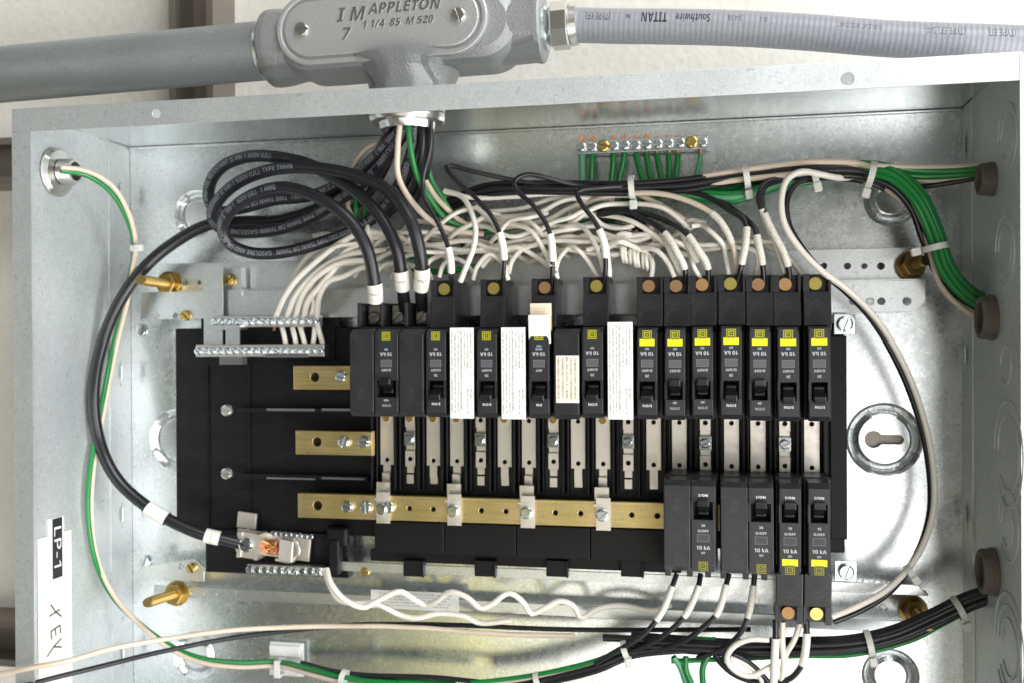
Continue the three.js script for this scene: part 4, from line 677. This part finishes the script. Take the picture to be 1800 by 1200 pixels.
// ---------------------------------------------------------------- fittings on the box walls
{ const p = onX(96, 303, L), g = thing('conduit_nipple', 'threaded zinc conduit end with a round locknut on the left wall', 'conduit fitting', V(L, p.y, p.z)); g.rotation.z = -Math.PI / 2;
  mesh('locknut', lathe([[0.010, 0.001], [0.0185, 0.001], [0.019, 0.003], [0.0165, 0.0055], [0.013, 0.006], [0.010, 0.006]], 28), M.lug, g);
  const th = []; for (let i = 0; i < 6; i++) th.push(mv(new THREE.TorusGeometry(0.0092, 0.0008, 5, 28), 0, 0.007 + i * 0.0017, 0, Math.PI / 2)); th.push(mv(new THREE.CylinderGeometry(0.0092, 0.0092, 0.018, 28, 1, true), 0, 0.009, 0), lathe([[0.0092, 0.018], [0.0072, 0.018], [0.0070, 0.002]], 28));
  mesh('thread', th, M.lug, g); mesh('bore', mv(new THREE.CylinderGeometry(0.0069, 0.0069, 0.002, 20), 0, 0.012, 0), M.deep, g);
}
[[1776, 298, 0.0105, 'top brown plastic bushing on the right wall with the thin green wires'], [1786, 556, 0.0142, 'middle brown plastic bushing on the right wall where the green bend ends'], [1786, 1036, 0.0148, 'lowest brown plastic bushing on the right wall with the black bundle']].forEach(([x, y, r, label]) => {
  const p = onX(x, y, R), g = thing('plastic_bushing', label, 'bushing', V(R, p.y, Math.min(p.z, 0.085)), 'brown bushings on the right wall'); g.rotation.z = Math.PI / 2;
  mesh('ring', lathe([[r * 0.74, 0], [r * 0.74, 0.008], [r * 0.82, 0.0095], [r * 0.95, 0.009], [r, 0.0075], [r, 0.004], [r * 1.06, 0.003], [r * 1.06, 0.0002]], 36), M.bushing, g); mesh('bore', mv(new THREE.CylinderGeometry(r * 0.71, r * 0.71, 0.001, 24), 0, 0.004, 0), M.deep, g);
});
{ const p = at(716, 208, 72), g = thing('top_locknut', 'zinc locknut and bushing hanging under the top wall with the cables in it', 'locknut', V(p.x, T, 0.072));
  mesh('locknut', lathe([[0.021, -0.0005], [0.0285, -0.0005], [0.029, -0.004], [0.0275, -0.0065], [0.0215, -0.007], [0.0205, -0.012], [0.0185, -0.012], [0.0185, -0.001]].map(([r, y]) => [r, y]).reverse(), 12), M.lug, g); mesh('bore', mv(new THREE.CylinderGeometry(0.0183, 0.0183, 0.001, 24), 0, -0.003, 0), M.deep, g); }

// ---------------------------------------------------------------- conduit, conduit body and flexible conduit above the box
function along(a, b) { const g = new THREE.Quaternion().setFromUnitVectors(V(1, 0, 0), b.clone().sub(a).normalize()); return g; }
const FA = at(470, 86, 76), FB = at(962, 46, 76);
{ const a = at(-160, 146, 76), b = at(478, 88, 76), g = thing('rigid_conduit', 'straight galvanized steel conduit entering the fitting from the left', 'conduit', a); g.quaternion.copy(along(a, b));
  const l = a.distanceTo(b); mesh('pipe', uvm(mv(new THREE.CylinderGeometry(0.0220, 0.0220, l, 40), l / 2, 0, 0, 0, 0, Math.PI / 2)), M.conduit, g);
  const th = []; for (let i = 0; i < 5; i++) th.push(mv(new THREE.TorusGeometry(0.0221, 0.0006, 5, 40), l - 0.006 + i * 0.0013, 0, 0, 0, Math.PI / 2)); mesh('thread', th, M.lug, g); }
{ const g = thing('junction_fitting', 'grey cast conduit body with an oval screwed cover reading APPLETON above the box', 'conduit fitting', FA.clone().add(FB).multiplyScalar(0.5)); g.quaternion.copy(along(FA, FB));
  const l = FA.distanceTo(FB), cy = 0.0045;
  const body = plate(stadium(l * 0.60, 0.0275), 0.052, [], 0.009, -0.026);
  mesh('casting', uvm(merge([body, mv(lathe([[0.0001, 0], [0.0268, 0], [0.0285, 0.002], [0.0290, 0.006], [0.0285, 0.014], [0.0262, 0.026], [0.0250, 0.05], [0.0001, 0.05]], 36), -l / 2 + 0.002, -0.0005, 0, 0, 0, -Math.PI / 2), mv(lathe([[0.0001, 0], [0.0240, 0], [0.0262, 0.0015], [0.0266, 0.004], [0.0256, 0.007], [0.0262, 0.026], [0.0262, 0.05], [0.0001, 0.05]], 36), l / 2 - 0.002, 0.0005, 0, 0, 0, Math.PI / 2), mv(lathe([[0.0001, -0.048], [0.0310, -0.048], [0.0315, -0.042], [0.0325, -0.036], [0.0350, -0.030], [0.0390, -0.0255], [0.046, -0.0215], [0.0001, -0.0215]], 40), 0.006, 0.002, 0)])), M.castGrey, g);
  const cw = l * 0.485, cr = 0.0262, cov = mesh('cover', [plate(stadium(cw, cr), 0.0045, [], 0.0016, 0.0262), plate(stadium(cw, cr - 0.0058), 0.0030, [], 0.0012, 0.0299)], M.castCover, g, V(-0.0075, 0.0020, 0));
  const rim = stadium(cw, cr), hole = new THREE.Path(stadium(cw, cr - 0.0042).getPoints(24).reverse()); mesh('rim', plate(rim, 0.0030, [hole], 0.0010, 0.0296), M.castCover, cov);
  for (const s of [-1, 1]) screw(cov, s * (cw / 2 + 0.006), s * 0.0005, 0.0325, 0.0050, M.lug, 'cover_screw', 0.003);
  const T3 = (t, s, x, y, sl = 0.25) => { const q = new TextGeometry(t, { font, size: s, depth: 0.0007, curveSegments: 3 }); q.applyMatrix4(new THREE.Matrix4().set(1, sl, 0, 0, 0, 1, 0, 0, 0, 0, 1, 0, 0, 0, 0, 1)); return q.translate(x, y, 0.0327); };
  mesh('raised_lettering', [T3('I M', 0.0098, -0.0320, 0.0030), T3('APPLETON', 0.0076, -0.0080, 0.0065), T3('7', 0.0085, -0.0290, -0.0100), T3('1 1/4  85  M 520', 0.0052, -0.0130, -0.0030)], M.lug, cov); }
{ const a = at(940, 50, 76), b = at(1012, 43, 76), g = thing('flex_connector', 'zinc compression connector with a hexagonal gland nut beside the conduit body', 'connector', a); g.quaternion.copy(along(a, b));
  const l = a.distanceTo(b); mesh('collar', mv(lathe([[0.0001, 0], [0.0150, 0], [0.0160, 0.003], [0.0160, 0.009], [0.0130, 0.012], [0.0125, l * 0.7], [0.0001, l * 0.7]], 30), 0, 0, 0, 0, 0, -Math.PI / 2), M.zinc, g);
  const hex = poly([...Array(8)].map((_, i) => [0.0170 * Math.cos(i * Math.PI / 4 + 0.4), 0.0170 * Math.sin(i * Math.PI / 4 + 0.4)])); mesh('gland_nut', [plate(hex, 0.0130, [], 0.0012).rotateY(Math.PI / 2).translate(l * 0.42, 0, 0), mv(lathe([[0.0001, 0], [0.0140, 0], [0.0150, 0.0015], [0.0145, 0.006], [0.0001, 0.006]], 30), l * 0.42 + 0.0125, 0, 0, 0, 0, -Math.PI / 2)], M.lug, g); }
{ const pts = [[1006, 44], [1080, 46], [1180, 47], [1300, 50], [1420, 57], [1560, 68], [1700, 74], [1830, 79], [1960, 88]].map(([x, y]) => at(x, y, 76)), c = new THREE.CatmullRomCurve3(pts);
  const mat = canvasMat(2048, 256, (g, W, H) => { g.fillStyle = '#97989f'; g.fillRect(0, 0, W, H); for (let i = 0; i < 900; i++) { g.fillStyle = `rgba(70,70,78,${rnd() * 0.08})`; g.fillRect(rnd() * W, rnd() * H, 2 + rnd() * 20, 2 + rnd() * 6); } g.save(); g.translate(W, H); g.rotate(Math.PI); g.fillStyle = '#2c2c33'; g.textBaseline = 'middle'; g.textAlign = 'center'; const f = (t, px, x, b = '') => { g.font = b + px + 'px sans-serif'; g.fillText(t, W - x * W, H - H * 0.45); }; f('(TYPE EF)', 25, 0.055); f('TM', 15, 0.115, 'bold '); f('TITAN', 36, 0.165, 'bold '); f('Southwire', 28, 0.240, 'bold '); f('3/4 IN', 20, 0.32); f('- 60 C', 16, 0.375); f('SUNLIGHT RESISTANT', 17, 0.55); f('(TYPE EF) 3/4 -', 24, 0.70); f('(TYPE EF)', 24, 0.80); f('TITAN', 36, 0.9, 'bold '); g.restore(); }, { roughness: 0.4 });
  const n = 200, g = framed(c, n * 6, 0.0122, 28), p = g.attributes.position; const cen = V(0, 0, 0);
  for (let i = 0; i <= n * 6; i++) { const q = c.getPointAt(i / (n * 6)), k = 1 + 0.0045 * Math.cos(i / 6 * 2 * Math.PI * 0.5); for (let j = 0; j < 29; j++) { const m = i * 29 + j; p.setXYZ(m, q.x + (p.getX(m) - q.x) * k, q.y + (p.getY(m) - q.y) * k, q.z + (p.getZ(m) - q.z) * k); } } g.computeVertexNormals();
  const o = mesh('flexible_conduit', g, mat); tag(o, 'grey ribbed liquid tight flexible conduit with black print running out to the right', 'flexible conduit'); }

scene.traverse((o) => { if (o.userData.sleeved) delete o.userData.sleeved; });
renderer.render(scene, camera);
